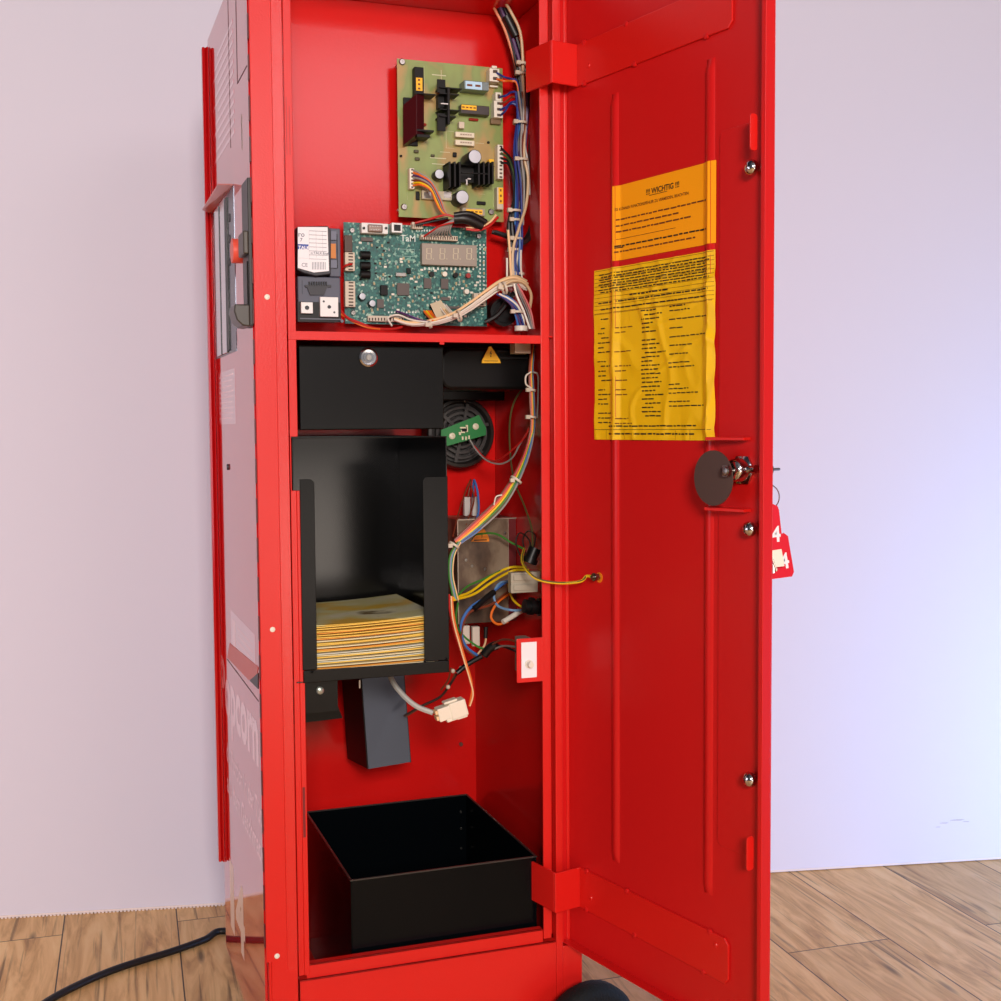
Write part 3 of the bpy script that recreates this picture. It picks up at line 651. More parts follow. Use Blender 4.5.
# D-sub socket
c = comp(PB, 'serial_socket', 361.5, 222.5, 388, 234, .012, mat('dsub_white', (226, 226, 224), .4)); b = MB(); plane_box(b, 368, 224, 383, 232.5, YB-.016, YB-.012); b.build('shell', mat('dsub_steel', (128, 110, 100), .35, metal=.6), c, bevel=.0015)
b = MB()
for k in range(5): plane_box(b, 370+2.4*k, 225.6, 371+2.4*k, 226.8, YB-.0166, YB-.016)
for k in range(4): plane_box(b, 371.2+2.4*k, 229, 372.2+2.4*k, 230.2, YB-.0166, YB-.016)
b.build('pin', STEEL, c)
for px in (363.7, 385.8): q = Y(px, 228.2, YB-.0125); MB().cyl(q, q+Vector((0, -.002, 0)), .0016, n=8).build('screw_hole', BLACKP, c)
c = comp(PB, 'usb_socket', 391.5, 222.5, 402.5, 233, .014, mat('usb_shell', (200, 200, 196), .3, metal=.4)); b = MB(); plane_box(b, 394, 224.5, 400.8, 231, YB-.0146, YB-.014); b.build('usb_opening', BLACKP, c, bevel=.001)
header(PB, 412, 222, 423, 229, .008, 6, False, NYLON)
c = header(PB, 421, 234.5, 458, 241, .009, 16, False, NYLON)
# display
c = comp(PB, 'display', 422, 243, 477, 266.5, .010, LEDGREY); b = MB(); y = YB-.0105
for k in range(4):
    px0 = 425.5+13.4*k+.3
    for (a_, b_, c_, d_) in ((1.2, 5.5, 6, 6.5), (1, 5.3, 11.2, 11.9), (.6, 4.9, 16.8, 17.5), (.6, 1.5, 6.3, 11.2), (5.2, 6.1, 6.3, 11.2), (.3, 1.2, 12, 17), (4.8, 5.7, 12, 17), (7.2, 8, 16.4, 17.6)):
        plane_box(b, px0+a_, 243+c_-1, px0+b_, 243+d_-1, y, YB-.010)
b.build('display_segments', SEG, c)
b = MB(); p = Y(400.5, 241, YB-.0006); b.text('TaM', (p.x, YB-.0005, p.z), (1, 0, 0), Z, .0112, bold=.01); b.build('silkscreen', mat('silk_white', (214, 226, 220), .6), PB, recalc=False)
b = MB()
for l in ((395, 249, 414, 249.4), (395, 256, 414, 256.4), (395, 249, 395.4, 256), (414, 249, 414.4, 256.4)): plane_box(b, *l, YB-.0003, YB)
b.build('silkscreen', mat('silk_pale', (150, 190, 180), .6), PB)
header(PB, 344.5, 235, 352.5, 252, .008, 9, True, mat('brown_connector', (74, 52, 42), .5)); header(PB, 345, 252, 355, 271, .009, 6, True, NYLON)
header(PB, 345, 281, 355.5, 307, .009, 8, True, NYLON); header(PB, 368, 315.5, 404, 322, .007, 12, False, NYLON); header(PB, 474, 293, 486, 306, .009, 4, True, NYLON)
for y0 in (251.5, 262, 271): 
    b = MB(); q = Y(365.5, y0+3.5, YB-.008); b.cyl((q.x-.006, YB-.006, q.z), (q.x+.006, YB-.006, q.z), .0052, n=16); b.build('inductor', HEAT, PB)
for a, m_ in (((397, 283, 409.5, 295.5, .003), BROWNCHIP), ((424, 278, 431.5, 288.5, .003), BROWNCHIP), ((441, 278.5, 448.5, 289, .003), BROWNCHIP), ((377, 299, 384, 308, .003), BROWNCHIP), ((361, 237, 373, 241.5, .003), BROWNCHIP), ((441, 297, 450, 300.5, .003), BROWNCHIP), ((381, 285, 388, 295, .008), HEAT), ((448, 306, 460, 309, .003), BROWNCHIP), ((396, 272.5, 406, 276.5, .005), STEEL), ((407, 268, 411, 273.5, .004), HEAT)):
    comp(PB, 'chip', *a, m_, bev=.0003)
can(PB, 362.5, 296.3, .012, .0042); can(PB, 372.5, 303.3, .012, .0042)
for px, py, m_ in ((432, 274, BLACKP), (445, 274, WHITEP), (456, 275, HEAT), (468.5, 275.5, REDCOMP), (467, 291.5, WHITEP)):
    q = Y(px, py, YB-.006); b = MB(); b.cyl((q.x, YB, q.z), (q.x, YB-.006, q.z), .0032, n=14); b.build('push_button', m_, PB)
# surface-mount parts: shared meshes, many copies
proto = []
for m_, w_, h_ in ((WHITEP, .0036, .0024), (mat('smd_tan', (170, 156, 120), .5), .0022, .0034), (HEAT, .0030, .0020), (mat('smd_grey', (150, 160, 158), .4), .0018, .0028)):
    b = MB(); b.box(0, w_, YB-.0014, YB-.0001, 0, h_); proto.append((b, m_))
srcs = []
occ = [(361, 222, 404, 242), (412, 222, 480, 268), (344, 234, 357, 308), (361, 250, 372, 280), (396, 282, 411, 297), (423, 277, 450, 290), (358, 292, 385, 309), (366, 314, 406, 323), (473, 292, 487, 320), (380, 284, 389, 296), (394, 248, 416, 258), (398, 234, 416, 244), (350, 226, 358, 234), (350, 308, 357, 317)]
rr = random.Random(11); cnt = 0; tries = 0
while cnt < 96 and tries < 4000:
    tries += 1; px, py = rr.uniform(357, 484), rr.uniform(238, 318)
    if px > 412 and py > 300 and rr.random() < .7: continue
    if any(a-2 < px < c_+1 and b_-2 < py < d_+1 for a, b_, c_, d_ in occ): continue
    occ.append((px-1, py-1, px+3.5, py+3.2)); k = rr.choice([0, 0, 1, 1, 1, 2, 3, 3]); q = Y(px, py, YB)
    if len(srcs) < 4:
        k = len(srcs); b, m_ = proto[k]; o = b.build('resistor', m_, PB); o.location = Vector((q.x, 0, q.z)); srcs.append(o)
    else:
        o = srcs[k].copy(); C.objects.link(o); o.parent = PB; o.location = (q.x, 0, q.z)
    cnt += 1
for i, px in enumerate(range(22)):
    pass
b = MB()
for k in range(14): plane_box(b, 479.5, 244+k*4, 480.8, 246+k*4, YB-.0006, YB); plane_box(b, 483.2, 244+k*4, 484.6, 246+k*4, YB-.0006, YB)
for k in range(12): plane_box(b, 424+k*4.4, 267.2, 425.6+k*4.4, 270, YB-.0006, YB)
for k in range(10): plane_box(b, 388+k*3, 311.5, 389.4+k*3, 313.2, YB-.0006, YB); plane_box(b, 416+k*2.6, 229.6, 417.3+k*2.6, 231.5, YB-.0006, YB)
b.build('solder_pads', mat('solder', (206, 214, 206), .35, metal=.3), PB)

# ------------------------------------------------------------------ coin acceptor
YC = .060
def pb(b, a0, b0, a1, b1, d, d1=.0): return plane_box(b, a0, b0, a1, b1, YC-d, YC+d1)
q = Y(320, 326, YC); CA = thing('coin_acceptor', 'grey plastic coin acceptor with white data label beside the teal board', 'coin acceptor', (q.x, YC, q.z))
b = MB(); pb(b, 297.5, 276, 341, 321, 0, .04); pb(b, 329, 228, 341, 277, 0, .04); b.build('housing', GREYP, CA, bevel=.0012)
b = MB(); P = [(297.5, 226.5), (328, 226), (331, 230), (331, 274), (316, 276), (304, 273), (297.5, 270)]
P = [(Y(x_, y_, YC-.008).x, Y(x_, y_, YC-.008).z) for x_, y_ in P]; b.prism(P, 1, YC-.008, YC+.03); lid = b.build('lid', GREYD, CA, bevel=.001)
b = MB(); P = [(297.8, 227), (327.5, 227.2), (329, 271), (314, 272.5), (297.8, 268)]
P = [(Y(x_, y_, YC-.0085).x, Y(x_, y_, YC-.0085).z) for x_, y_ in P]; b.prism(P, 1, YC-.0086, YC-.0081)
b.m = 1; pb(b, 297.8, 244, 308.5, 249.5, .0088, -.0087)
b.m = 2
for x_ in (309, 316, 322.5): pb(b, x_, 231, x_+.3, 258, .0088, -.0087)
for y_ in (231, 235, 239, 243, 247, 251, 255, 259): pb(b, 309, y_, 326.5, y_+.3, .0088, -.0087)
for k in range(9): pb(b, 312+k*1.6, 262, 312.7+k*1.6, 269.5, .0088, -.0087)
pb(b, 298.3, 258, 309, 258.3, .0088, -.0087)
b.m = 3
def ct(t, px, py, s, mi=3, al='LEFT', bo=0):
    b.m = mi; q = Y(px, py, YC-.0092); b.text(t, (q.x, YC-.0091, q.z), (1, 0, 0), Z, s, al, bold=bo)
ct('ro', 298, 236.5, .0085); ct('7', 300, 241.5, .006); ct('TALK', 298.3, 249, .0056, 0, 'LEFT', .03); ct('ccTALK Engin', 310.5, 254, .0042); ct('CE', 301.5, 266.5, .0062, 2)
b.build('data_label', [WHITE, BLUEL, GREYINK, mat('label_navy', (60, 70, 96), .5)], lid, recalc=False)
LG = mat('grey_light', (104, 108, 126), .5)
for a_ in ((329.5, 231, 336.5, 240), (330, 260, 337, 268)): b = MB(); pb(b, *a_, .003, -.0005); b.build('latch', LG, CA)
b = MB(); pb(b, 330.5, 243.5, 336, 258.5, .003, -.0005); b.build('amber_block', AMBER, CA)
b = MB(); pb(b, 336.8, 234, 337.8, 268, .0015, -.0002); pb(b, 302, 280, 302.5, 294, .0008, -.0002); b.build('groove', BLACKP, CA)
b = MB(); P = [(305, 285), (331, 285), (331, 287), (327, 287), (324, 295), (310, 295), (307, 287), (305, 287)]
P = [(Y(x_, y_, YC-.002).x, Y(x_, y_, YC-.002).z) for x_, y_ in P]; b.prism(P, 1, YC-.003, YC-.0002); b.build('bracket', GREYD, CA)
b = MB()
for k in range(8): pb(b, 309+k*2.4, 281.5, 310.2+k*2.4, 286, .0035, -.0002)
b.build('connector_teeth', BLACKP, CA)
b = MB(); pb(b, 297.5, 301.5, 341, 322.5, .0005, -.0001); b.build('bay', BLACKP, CA)
for a in ((301, 302, 313, 313.5), (320, 296.8, 338.5, 317)):
    b = MB(); pb(b, *a, .006, -.0006); o = b.build('sensor_plate', mat('plate_white', (222, 222, 220), .4, metal=.1), CA, bevel=.0005)
    cx, cy = (a[0]+a[2])/2, (a[1]+a[3])/2
    for dx, dy, r_ in (((0, 0, .0022), (-5.5, -5.5, .0012), (5, 5.5, .0012)) if a[0] > 310 else ((0, 0, .0026),)):
        q = Y(cx+dx, cy+dy, YC-.0062); MB().lathe(q, (0, -1, 0), [(r_, -.0003), (r_, .0004), (r_*.5, .0004), (r_*.5, 0), (0, 0)], 14).build('screw', GREYD, o)
b = MB(); pb(b, 300, 318, 341.5, 320, .002, -.001); q1_ = Y(341, 321.5, YC-.003); b.cyl(q1_, q1_+Vector((0, -.006, 0)), .002, n=10); b.build('lever', mat('lever_grey', (96, 100, 112), .4), CA)

# ------------------------------------------------------------------ coin box (black lockable box under the shelf)
b = MB(); YF = .014; p, q_ = Y(298.5, 341, YF), Y(444, 429, YF)
ZC1, ZC0 = .9385, Y(370, 429.5, YF).z
CB = thing('cash_box', 'shallow black lockable cash box hung under the red shelf', 'cash box', ((p.x+q_.x)/2, YF+.1, ZC0))
b.box(p.x, q_.x, YF+.001, YF+.20, ZC0, ZC1-.006); b.build('box_body', BLACKM, CB, bevel=.001)
b = MB(); b.box(p.x, q_.x-.0005, YF-.0012, YF+.0005, ZC0+.0005, ZC1-.004); b.box(p.x, q_.x, YF-.0035, YF-.0001, ZC1-.005, ZC1-.0035); b.build('front_panel', BLACKM, CB, bevel=.0008)
q = Y(368, 357.5, YF-.0012); b = MB(); b.lathe(q, (0, -1, 0), [(.0118, 0), (.0112, .003), (.0095, .0042), (.0090, .003), (.0064, .0028), (.0060, .0042), (0, .0042)], 30); lk = b.build('lock', CHROME, CB)
b = MB(); b.lathe(q+Vector((0, -.0042, 0)), (0, -1, 0), [(.0036, 0), (.0032, .0012), (0, .0012)], 18); b.box(q.x-.0008, q.x+.0008, q.y-.006, q.y-.0052, q.z-.0028, q.z+.0028); b.build('keyhole', STEEL, lk)
# ------------------------------------------------------------------ document tray
TX0, TX1, TY1, TZ0, TZ1 = .0415, .2275, .218, .5410, .8280
TR = thing('document_tray', 'tall open-fronted black sheet-metal tray holding a stack of printed cards', 'tray', ((TX0+TX1)/2, .1, TZ0))
b = MB(); T_ = .0015
b.box(TX0, TX1, TY1-T_, TY1, TZ0, TZ1); b.box(TX0, TX1, .0, TY1-T_, TZ0, TZ0+T_); b.box(TX0, TX0+T_, .0048, TY1-T_, TZ0+T_, TZ1); b.box(TX1-T_, TX1, .0, TY1-T_, TZ0+T_, TZ1)
b.box(TX0, TX1, -.0006, .0002, TZ1-.0012, TZ1)
b.build('tray_body', BLACK, TR, bevel=.0004)
b = MB(); b.box(TX0+.0075, TX1, -.0022, -.0007, TZ0, TZ0+.0145); b.build('bottom_lip', BLACKM, TR, bevel=.0008)
for x0, x1, r in ((.0485, .0655, 1), (.1962, TX1, 0)):
    P = [(x0, TZ0+.0152), (x1, TZ0+.0152), (x1, .7795), (x0, .7795)]
    P = [(x0, TZ0+.0152), (x1, TZ0+.0152), (x1, .7755), (x1-.004, .7795), (x0, .7795)] if r else [(x0, TZ0+.0152), (x1, TZ0+.0152), (x1, .7795), (x0+.004, .7795), (x0, .7755)]
    b = MB(); b.prism(P, 1, -.0022, -.0007); b.build('side_lip', BLACKM, TR, bevel=.0005)
for px, py in ((425, 661), (446, 659), (312, 672)):
    q = Y(px, py, -.0022); MB().sphere(q, .0018, 10).build('weld_spot', BLACKG, TR)
# stack of cards
SX0, SX1, SY0, SY1, SZ0 = .058, .214, .006, .196, TZ0+T_+.0004
cmats = [mat('card_yellow', (236, 196, 84), .5), mat('card_orange', (232, 156, 48), .5), mat('card_cream', (222, 212, 170), .5), mat('card_pale', (200, 202, 184), .5)]
NC = 27; rr = random.Random(4); H_ = .0655
CK = [0, 0, 1, 0, 2, 1, 2, 0, 3, 2, 0, 2, 3, 0, 1, 2, 0, 0, 2, 1, 0, 0, 1, 0, 0, 0, 0]
def card(k):
    z = SZ0 + H_*k/NC; b = MB(); nx, ny = 10, 6; dx, dy = rr.uniform(-.002, .002), rr.uniform(-.003, .002)
    th = .0013 if k < 19 else .0011; v = []
    amp = .0 if k in (0,) else .0007*math.sin(k*2.1)
    for t in (0, th):
        for j in range(ny+1):
            for i in range(nx+1):
                u_ = i/nx; zz = z+t+amp*math.sin(u_*math.pi)+ .0058*min(1, k/14)*u_*u_
                v.append((SX0+(SX1-SX0)*u_+dx, SY0+(SY1-SY0)*j/ny+dy, zz))
    m_ = (nx+1)*(ny+1); f = []
    for j in range(ny):
        for i in range(nx):
            a = j*(nx+1)+i; f += [(a, a+nx+1, a+nx+2, a+1), (m_+a, m_+a+1, m_+a+nx+2, m_+a+nx+1)]
    for i in range(nx): a = i; f.append((a, a+1, m_+a+1, m_+a)); a = ny*(nx+1)+i; f.append((a+1, a, m_+a, m_+a+1))
    for j in range(ny): a = j*(nx+1); f.append((a+nx+1, a, m_+a, m_+a+nx+1)); a += nx; f.append((a, a+nx+1, m_+a+nx+1, m_+a))
    b.add(v, f); return b
PRINTC = ramp_mat('card_print', [(.0, (236, 190, 60)), (.42, (214, 172, 56)), (.5, (206, 196, 130)), (.60, (214, 206, 170)), (.66, (110, 90, 50)), (1, (226, 186, 80))], 9, .4, 5, stretch=(1, 1.6, 1))
for k in range(NC):
    if k == NC-1:
        b = card(k); o = b.build('printed_card', PRINTC); tag(o, 'topmost yellow printed card lying face up on the stack in the black tray', 'card', 'printed cards in the tray')
    else:
        o = card(k).build('printed_card', cmats[CK[k]])
        words_ = ['second', 'third', 'fourth', 'fifth', 'sixth', 'seventh', 'eighth', 'ninth', 'tenth', 'eleventh', 'twelfth', 'thirteenth', 'thirteenth', 'twelfth', 'eleventh', 'tenth', 'ninth', 'eighth', 'seventh', 'sixth', 'fifth', 'fourth', 'third', 'second', 'next to lowest', 'lowest']
        d_ = NC-2-k; ck = {0: 'yellow', 1: 'orange', 2: 'cream', 3: 'pale grey'}[CK[k]]
        where = ('%s from the top' % words_[d_]) if d_ < 12 else ('lowest of all' if k == 0 else '%s from the bottom' % ['', 'second', 'third', 'fourth', 'fifth', 'sixth', 'seventh', 'eighth', 'ninth', 'tenth', 'eleventh', 'twelfth', 'thirteenth', 'fourteenth', 'fifteenth'][k])
        tag(o, '%s edged printed card in the tray stack, %s' % (ck, where), 'card', 'printed cards in the tray')

# ------------------------------------------------------------------ bracket and chute under the tray
BR = thing('mounting_bracket', 'black steel bracket with a round screw under the left of the document tray', 'bracket', (.075, .08, .485))
b = MB(); p, q = Y(300, 684, .03), Y(338, 711, .03); b.box(.046, q.x, .03, .0325, q.z, .5405)
b.hexa([(q.x, .03, q.z), (q.x, .0325, q.z), (q.x, .0325, .5405), (q.x, .03, .5405)], [(q.x+.012, .12, q.z-.004), (q.x+.010, .122, q.z-.004), (q.x+.010, .122, .5405), (q.x+.012, .12, .5405)])
b.build('plate', BLACKM, BR)
b = MB(); z_ = q.z; b.hexa([(.046, .05, z_+.002), (q.x+.004, .05, z_+.002), (q.x+.012, .13, z_-.002), (.046, .13, z_-.002)], [(.046, .05, z_-.016), (q.x+.010, .05, z_-.014), (q.x+.018, .13, z_-.016), (.046, .13, z_-.018)])
b.build('arm', BLACKG, BR)
s_ = Y(320, 690.5, .029); MB().lathe(s_, (0, -1, 0), [(.0048, -.001), (.0046, .0012), (.003, .0024), (0, .0026)], 18).build('screw', mat('zinc', (176, 186, 176), .3, metal=.7), BR)

CH = thing('card_chute', 'dark grey sheet-metal chute leaning below the document tray', 'chute', (.2, .22, .37))
ft = [Y(361.5, 672, .20), Y(403.5, 672, .20)]; fb = [Y(368.5, 769, .185), Y(410.5, 762, .185)]
D_ = Vector((-.004, .105, -.012))
b = MB(); tl, tr, bl, br_ = ft[0], ft[1], fb[0], fb[1]
def plate(b, p0, p1, p2, p3, d): d = Vector(d); b.hexa([p0, p1, p2, p3], [p0+d, p1+d, p2+d, p3+d])
plate(b, bl, br_, tr, tl, (0, .0015, 0)); b.build('front_plate', CHUTE, CH)
b = MB(); e1 = Vector((.0015, 0, 0)); plate(b, bl+Vector((-.0012, .002, 0)), bl+D_+Vector((-.0012, .002, 0)), tl+D_+Vector((-.0012, .002, 0)), tl+Vector((-.0012, .002, 0)), e1)
plate(b, br_+Vector((-.0002, .001, -.001)), br_+D_, tr+D_, tr+Vector((-.0002, .001, 0)), e1); b.build('side_plate', mat('chute_side_black', (8, 8, 9), .5, spec=.2), CH)
b = MB(); plate(b, bl+D_, br_+D_, tr+D_, tl+D_, (0, .0015, 0)); b.build('rear_plate', BLACKG, CH)
b = MB(); b.box(tl.x-.004, tl.x-.002, .199, .201, Y(360, 688, .2).z, Y(360, 680, .2).z); b.build('rivet', STEEL, CH)

# ------------------------------------------------------------------ loose black bin at the bottom
BX = thing('cash_bin', 'open black sheet-metal bin standing on the cabinet floor', 'bin', (.228, .165, .095))
b = MB(); x0, x1, y0, y1, z0, z1 = .1065, .3485, .0205, .3095, .0955, .2895; t = .0014
b.box(x0, x1, y0, y1, z0, z0+t); b.box(x0, x0+t, y0, y1, z0+t, z1); b.box(x1-t, x1, y0, y1, z0+t, z1); b.box(x0+t, x1-t, y0, y0+t, z0+t, z1); b.box(x0+t, x1-t, y1-t, y1, z0+t, z1)
b.build('bin_body', BLACKG, BX, bevel=.0004)
b = MB(); e = .0006
for a in ((x0-e, x1+e, y0-e, y0+t+e), (x0-e, x1+e, y1-t-e, y1+e), (x0-e, x0+t+e, y0+t, y1-t), (x1-t-e, x1+e, y0+t, y1-t)): b.box(*a, z1-.0002, z1+.0014)
b.build('rim', mat('worn_rim', (46, 44, 42), .3, spec=.6), BX)
b = MB()
for zz in (.12, .15, .18, .21, .24, .265): b.cyl((x1-.010, y1-t-.0012, zz), (x1-.010, y1-t, zz), .0018, n=8)
b.build('weld_spots', STEEL, BX)

# ------------------------------------------------------------------ coin hopper housing, speaker, sticker
HO = thing('hopper_motor', 'rounded black motor housing under the shelf, with a warning triangle', 'motor', (.3, .1, .86))
b = MB(); y0 = .085; p, q = Y(441, 338, y0), Y(541, 390, y0)
P = rrect(p.x, .3700, q.z, .9395, .014, 6); b.prism(P, 1, y0, .19); hb = b.build('housing', mat('matt_black_housing', (8, 8, 8), .3, spec=.2), HO, bevel=.004)
b = MB(); q9 = Y(470, 401, .21); b.box(.232, .3712, .192, .212, q9.z, .9393); b.build('shade_block', mat('shade_black', (7, 8, 12), .3, spec=.3), HO, bevel=.002)  # added black box standing in for the shade behind the housing
b = MB(); plane_box(b, 497, 350, 526, 353, y0-.004, y0+.001); plane_box(b, 495, 356, 528, 359.5, y0-.003, y0+.001); b.build('cooling_rib', BLACKP, HO, bevel=.0008)
b = MB(); P = [(482, 363), (500.8, 363), (500, 360), (491.5, 346.5), (489.3, 346.5), (482.3, 360)]
P = [(Y(a, c_, y0-.006).x, Y(a, c_, y0-.006).z) for a, c_ in P]; b.prism(P, 1, y0-.0055, y0-.004)
def bolt(b, cx, cy, s, y):
    P = [(0, 5), (-2.2, .4), (-.2, .6), (-.9, -3.4), (-1.6, -2.6), (-.7, -5), (.9, -3.4), (.1, -3.2), (1.4, 1.8), (-.4, 1.6), (.9, 5)]
    o = Y(cx, cy, y); b.add([(o.x+a*s, y, o.z+c_*s) for a, c_ in P], [list(range(len(P)))])
b.m = 1; bolt(b, 491, 354, .00085, y0-.006); plane_box(b, 484, 360.6, 498, 361.3, y0-.0059, y0-.0056)
b.build('warning_triangle', [YEL, INK], HO, recalc=False)
SP = thing('loudspeaker', 'round black slotted loudspeaker with a small green circuit board across it', 'speaker', (.316, .20, .78))
sc_ = Y(461.5, 433, .20)
def ring(b, r0, r1, d0, d1, a0=0, a1=6.28318, n=40):
    b.lathe(sc_, (0, -1, 0), [(r0, d0), (r1, d0), (r1, d1), (r0, d1), (r0, d0)], n, a0, a1)
b = MB(); b.lathe(sc_, (0, -1, 0), [(.049, -.028), (.049, -.004), (.047, 0), (.043, .001), (.041, -.003), (.0405, -.010), (0, -.012)], 44); sb = b.build('rim', mat('speaker_plastic', (38, 34, 32), .45), SP)
b = MB()
for r0, r1 in ((.033, .0362), (.0255, .029), (.018, .0215), (.0105, .014)): ring(b, r0, r1, -.006, -.001)
for k in range(6):
    a = k*math.pi/3+.3; d = Vector((math.cos(a), 0, math.sin(a))); s2 = Vector((-math.sin(a), 0, math.cos(a)))*.0022
    c0 = sc_+d*.010+Vector((0, .004, 0)); c1 = sc_+d*.041+Vector((0, .004, 0))
    plate(b, c0-s2, c1-s2, c1+s2, c0+s2, (0, -.005, 0))
b.build('grille', mat('grille_plastic', (48, 44, 42), .45), SP)
q = sc_+Vector((.004, -.001, .0435)); MB().sphere(q, .0022, 10).build('screw', STEEL, SP)
_sc = mat('screw_cream', (214, 206, 180), .35); yg = .180; b = MB(); Pg = [(441, 430), (479, 415), (486, 428), (486, 435), (447, 446), (441, 446)]
P = [(Y(a, c_, yg).x, Y(a, c_, yg).z) for a, c_ in Pg]; b.prism(P, 1, yg, yg+.0016); gb = b.build('circuit_board', GREENB, SP)
for cx, cy in ((475.5, 426.5), (452, 436)): b = MB(); b.lathe(Y(cx, cy, yg), (0, -1, 0), [(.0044, 0), (.0044, .0012), (.003, .002), (.0014, .002), (.0012, .001), (0, .001)], 16); b.build('screw', _sc, gb)
b = MB()
for (a, c_, d, e) in ((460, 427, 467, 428.4), (461, 430, 465, 433), (466, 425, 468, 432), (459, 432, 461, 435), (462, 436.5, 463.5, 440), (465.3, 436.5, 466.8, 440), (468.4, 435.5, 469.8, 439)): plane_box(b, a, c_, d, e, yg-.002, yg)
b.build('pins', mat('pins_cream', (224, 214, 180), .4), gb)
b = MB(); plane_box(b, 462, 428.6, 467, 431.5, yg-.003, yg); b.build('sensor', HEAT, gb)

# ------------------------------------------------------------------ transformer cover on the right, terminals
TF = thing('transformer_cover', 'stained bare steel cover plate on the right inside wall', 'cover plate', (.33, .26, .59))
b = MB(); p, q = Y(457.5, 520, .150), Y(508.5, 621, .150); b.box(p.x, q.x, .150, .152, q.z, p.z); b.box(p.x, .3712, .1525, .334, p.z-.002, p.z); b.box(p.x, p.x+.0012, .1525, .334, q.z, p.z-.002)
b.m = 1; b.box(q.x+.0006, .3712, .1505, .1525, q.z, p.z)
tb = b.build('cover', [METALP, mat('dark_red_cover', (96, 16, 20), .4)], TF)
b = MB(); b.box(p.x-.0008, p.x+.0006, .1488, .150, q.z, p.z); b.box(p.x, .3712, .1488, .150, p.z-.0006, p.z+.0008); b.box(q.x, q.x+.0008, .1492, .1499, q.z+.03, p.z); b.build('worn_edge', mat('worn_edge_metal', (170, 156, 140), .35, metal=.4), TF)
for px, py in ((466, 560), (485, 569), (472, 566), (505, 533)): MB().lathe(Y(px, py, .150), (0, -1, 0), [(.0022, 0), (.0018, .0012), (0, .0014)], 10).build('screw', STEEL, TF)
b = MB(); P = [(471, 541.5), (489, 541.5), (489, 538), (484, 528.5), (480.5, 529)]
P = [(Y(a, c_, .148).x, Y(a, c_, .148).z) for a, c_ in P]; b.prism(P, 1, .1475, .1487); b.m = 1; bolt(b, 482, 535.5, .0006, .1472); plane_box(b, 474, 539.8, 487, 540.4, .1471, .1474)
b.build('warning_triangle', [ORANGE, INK], TF, recalc=False)
TB = thing('terminal_block', 'pair of grey-white wire terminal blocks right of the steel cover', 'terminal block', (.34, .058, .64))
for a in ((511, 573, 541, 582), (511, 583, 538, 592)):
    b = MB(); plane_box(b, *a, .052, .064); plane_box(b, a[0]+3, a[1]+2, a[2]-3, a[3]-2, .050, .052); b.build('block', mat('terminal_grey', (168, 160, 142), .5), TB, bevel=.001)
b = MB(); q = Y(535, 607, .12)
b.cyl(Y(524, 606, .055), Y(543, 608, .055), .009, n=18); b.cyl(Y(529, 606, .055), Y(533, 606.5, .055), .0115, n=18); b.cyl(Y(538, 607, .055), Y(542, 607, .055), .0115, n=18)
tag(b.build('cable_gland', BLACKP), 'black plastic cable gland right under the terminal blocks', 'cable gland')
b = MB(); b.cyl(Y(530, 560, .055), Y(535, 548, .055), .008, n=16); b.cyl(Y(529, 563, .055), Y(531, 558, .055), .010, n=16); q = Y(529, 561, .115)
tag(b.build('cable_gland', BLACKP), 'black plastic cable gland above the terminal blocks', 'cable gland')

# door switch tab
DSx0 = Y(516.5, 660, -.001).x
SW = thing('door_switch', 'white push switch on a red tab at the right edge of the opening', 'switch', (.33, 0, .53))
zt, zb_ = Y(530, 638, -.001).z, Y(530, 682, -.001).z
b = MB(); P = rrect(DSx0, .3515, zb_, zt, .002, 3); b.prism(P, 1, -.0018, -.0003); b.build('tab', RED, SW, bevel=.0004)
b = MB(); p, q = Y(521, 642.5, -.002), Y(536.5, 677, -.002); b.box(p.x, q.x, -.0034, -.0019, q.z, p.z); b.build('switch_plate', WHITE, SW, bevel=.0004)
q = Y(529, 664, -.004); b = MB(); b.cyl((q.x, -.0034, q.z), (q.x, -.0050, q.z), .0052, n=20); b.cyl((q.x, -.005, q.z), (q.x, -.0120, q.z), .0036, n=20); b.build('plunger', WHITEP, SW)
b = MB(); b.box(p.x, q.x+.004, -.0002+.0001, .020, zb_+.012, zt+.0); p = Y(512, 640, .012); b.build('switch_body', mat('switch_grey', (120, 112, 104), .5), SW)

# ------------------------------------------------------------------ wiring helpers
def wire(par, pts, r, col, name='wire'):
    return MB().tube([Y(*p) for p in pts], r, 7).build(name, wm(col) if isinstance(col, str) else col, par)
def bundle(par, pts, cols, r, spread, seed=0):
    rr = random.Random(seed)
    for i, c_ in enumerate(cols):
        a = i*6.28318/len(cols)+seed; o = [(math.cos(a+j*.55)*spread, math.sin(a+j*.55)*spread*.7) for j in range(len(pts))]
        MB().tube([Y(*p)+Vector((o[j][0], o[j][1]*.8+rr.uniform(-.0006, .0006), 0)) for j, p in enumerate(pts)], r, 7).build('wire', wm(c_), par)
def tie(par, px, py, y, r, d=(0, 0, 1), m_=None):
    q = Y(px, py, y); b = MB(); b.lathe(q, d, [(r, -.0014), (r+.0009, -.0014), (r+.0009, .0014), (r, .0014), (r, -.0014)], 18)
    h = q+Vector((-r*.7-.002, -r*.6, 0)); b.box(h.x-.0028, h.x+.0028, h.y-.003, h.y+.001, h.z-.0024, h.z+.0024); b.build('cable_tie', m_ or NYLON, par)
def harness(label, px, py, y, name='wiring_harness', cat='wiring', group=None):
    return thing(name, label, cat, Y(px, py, y), group)

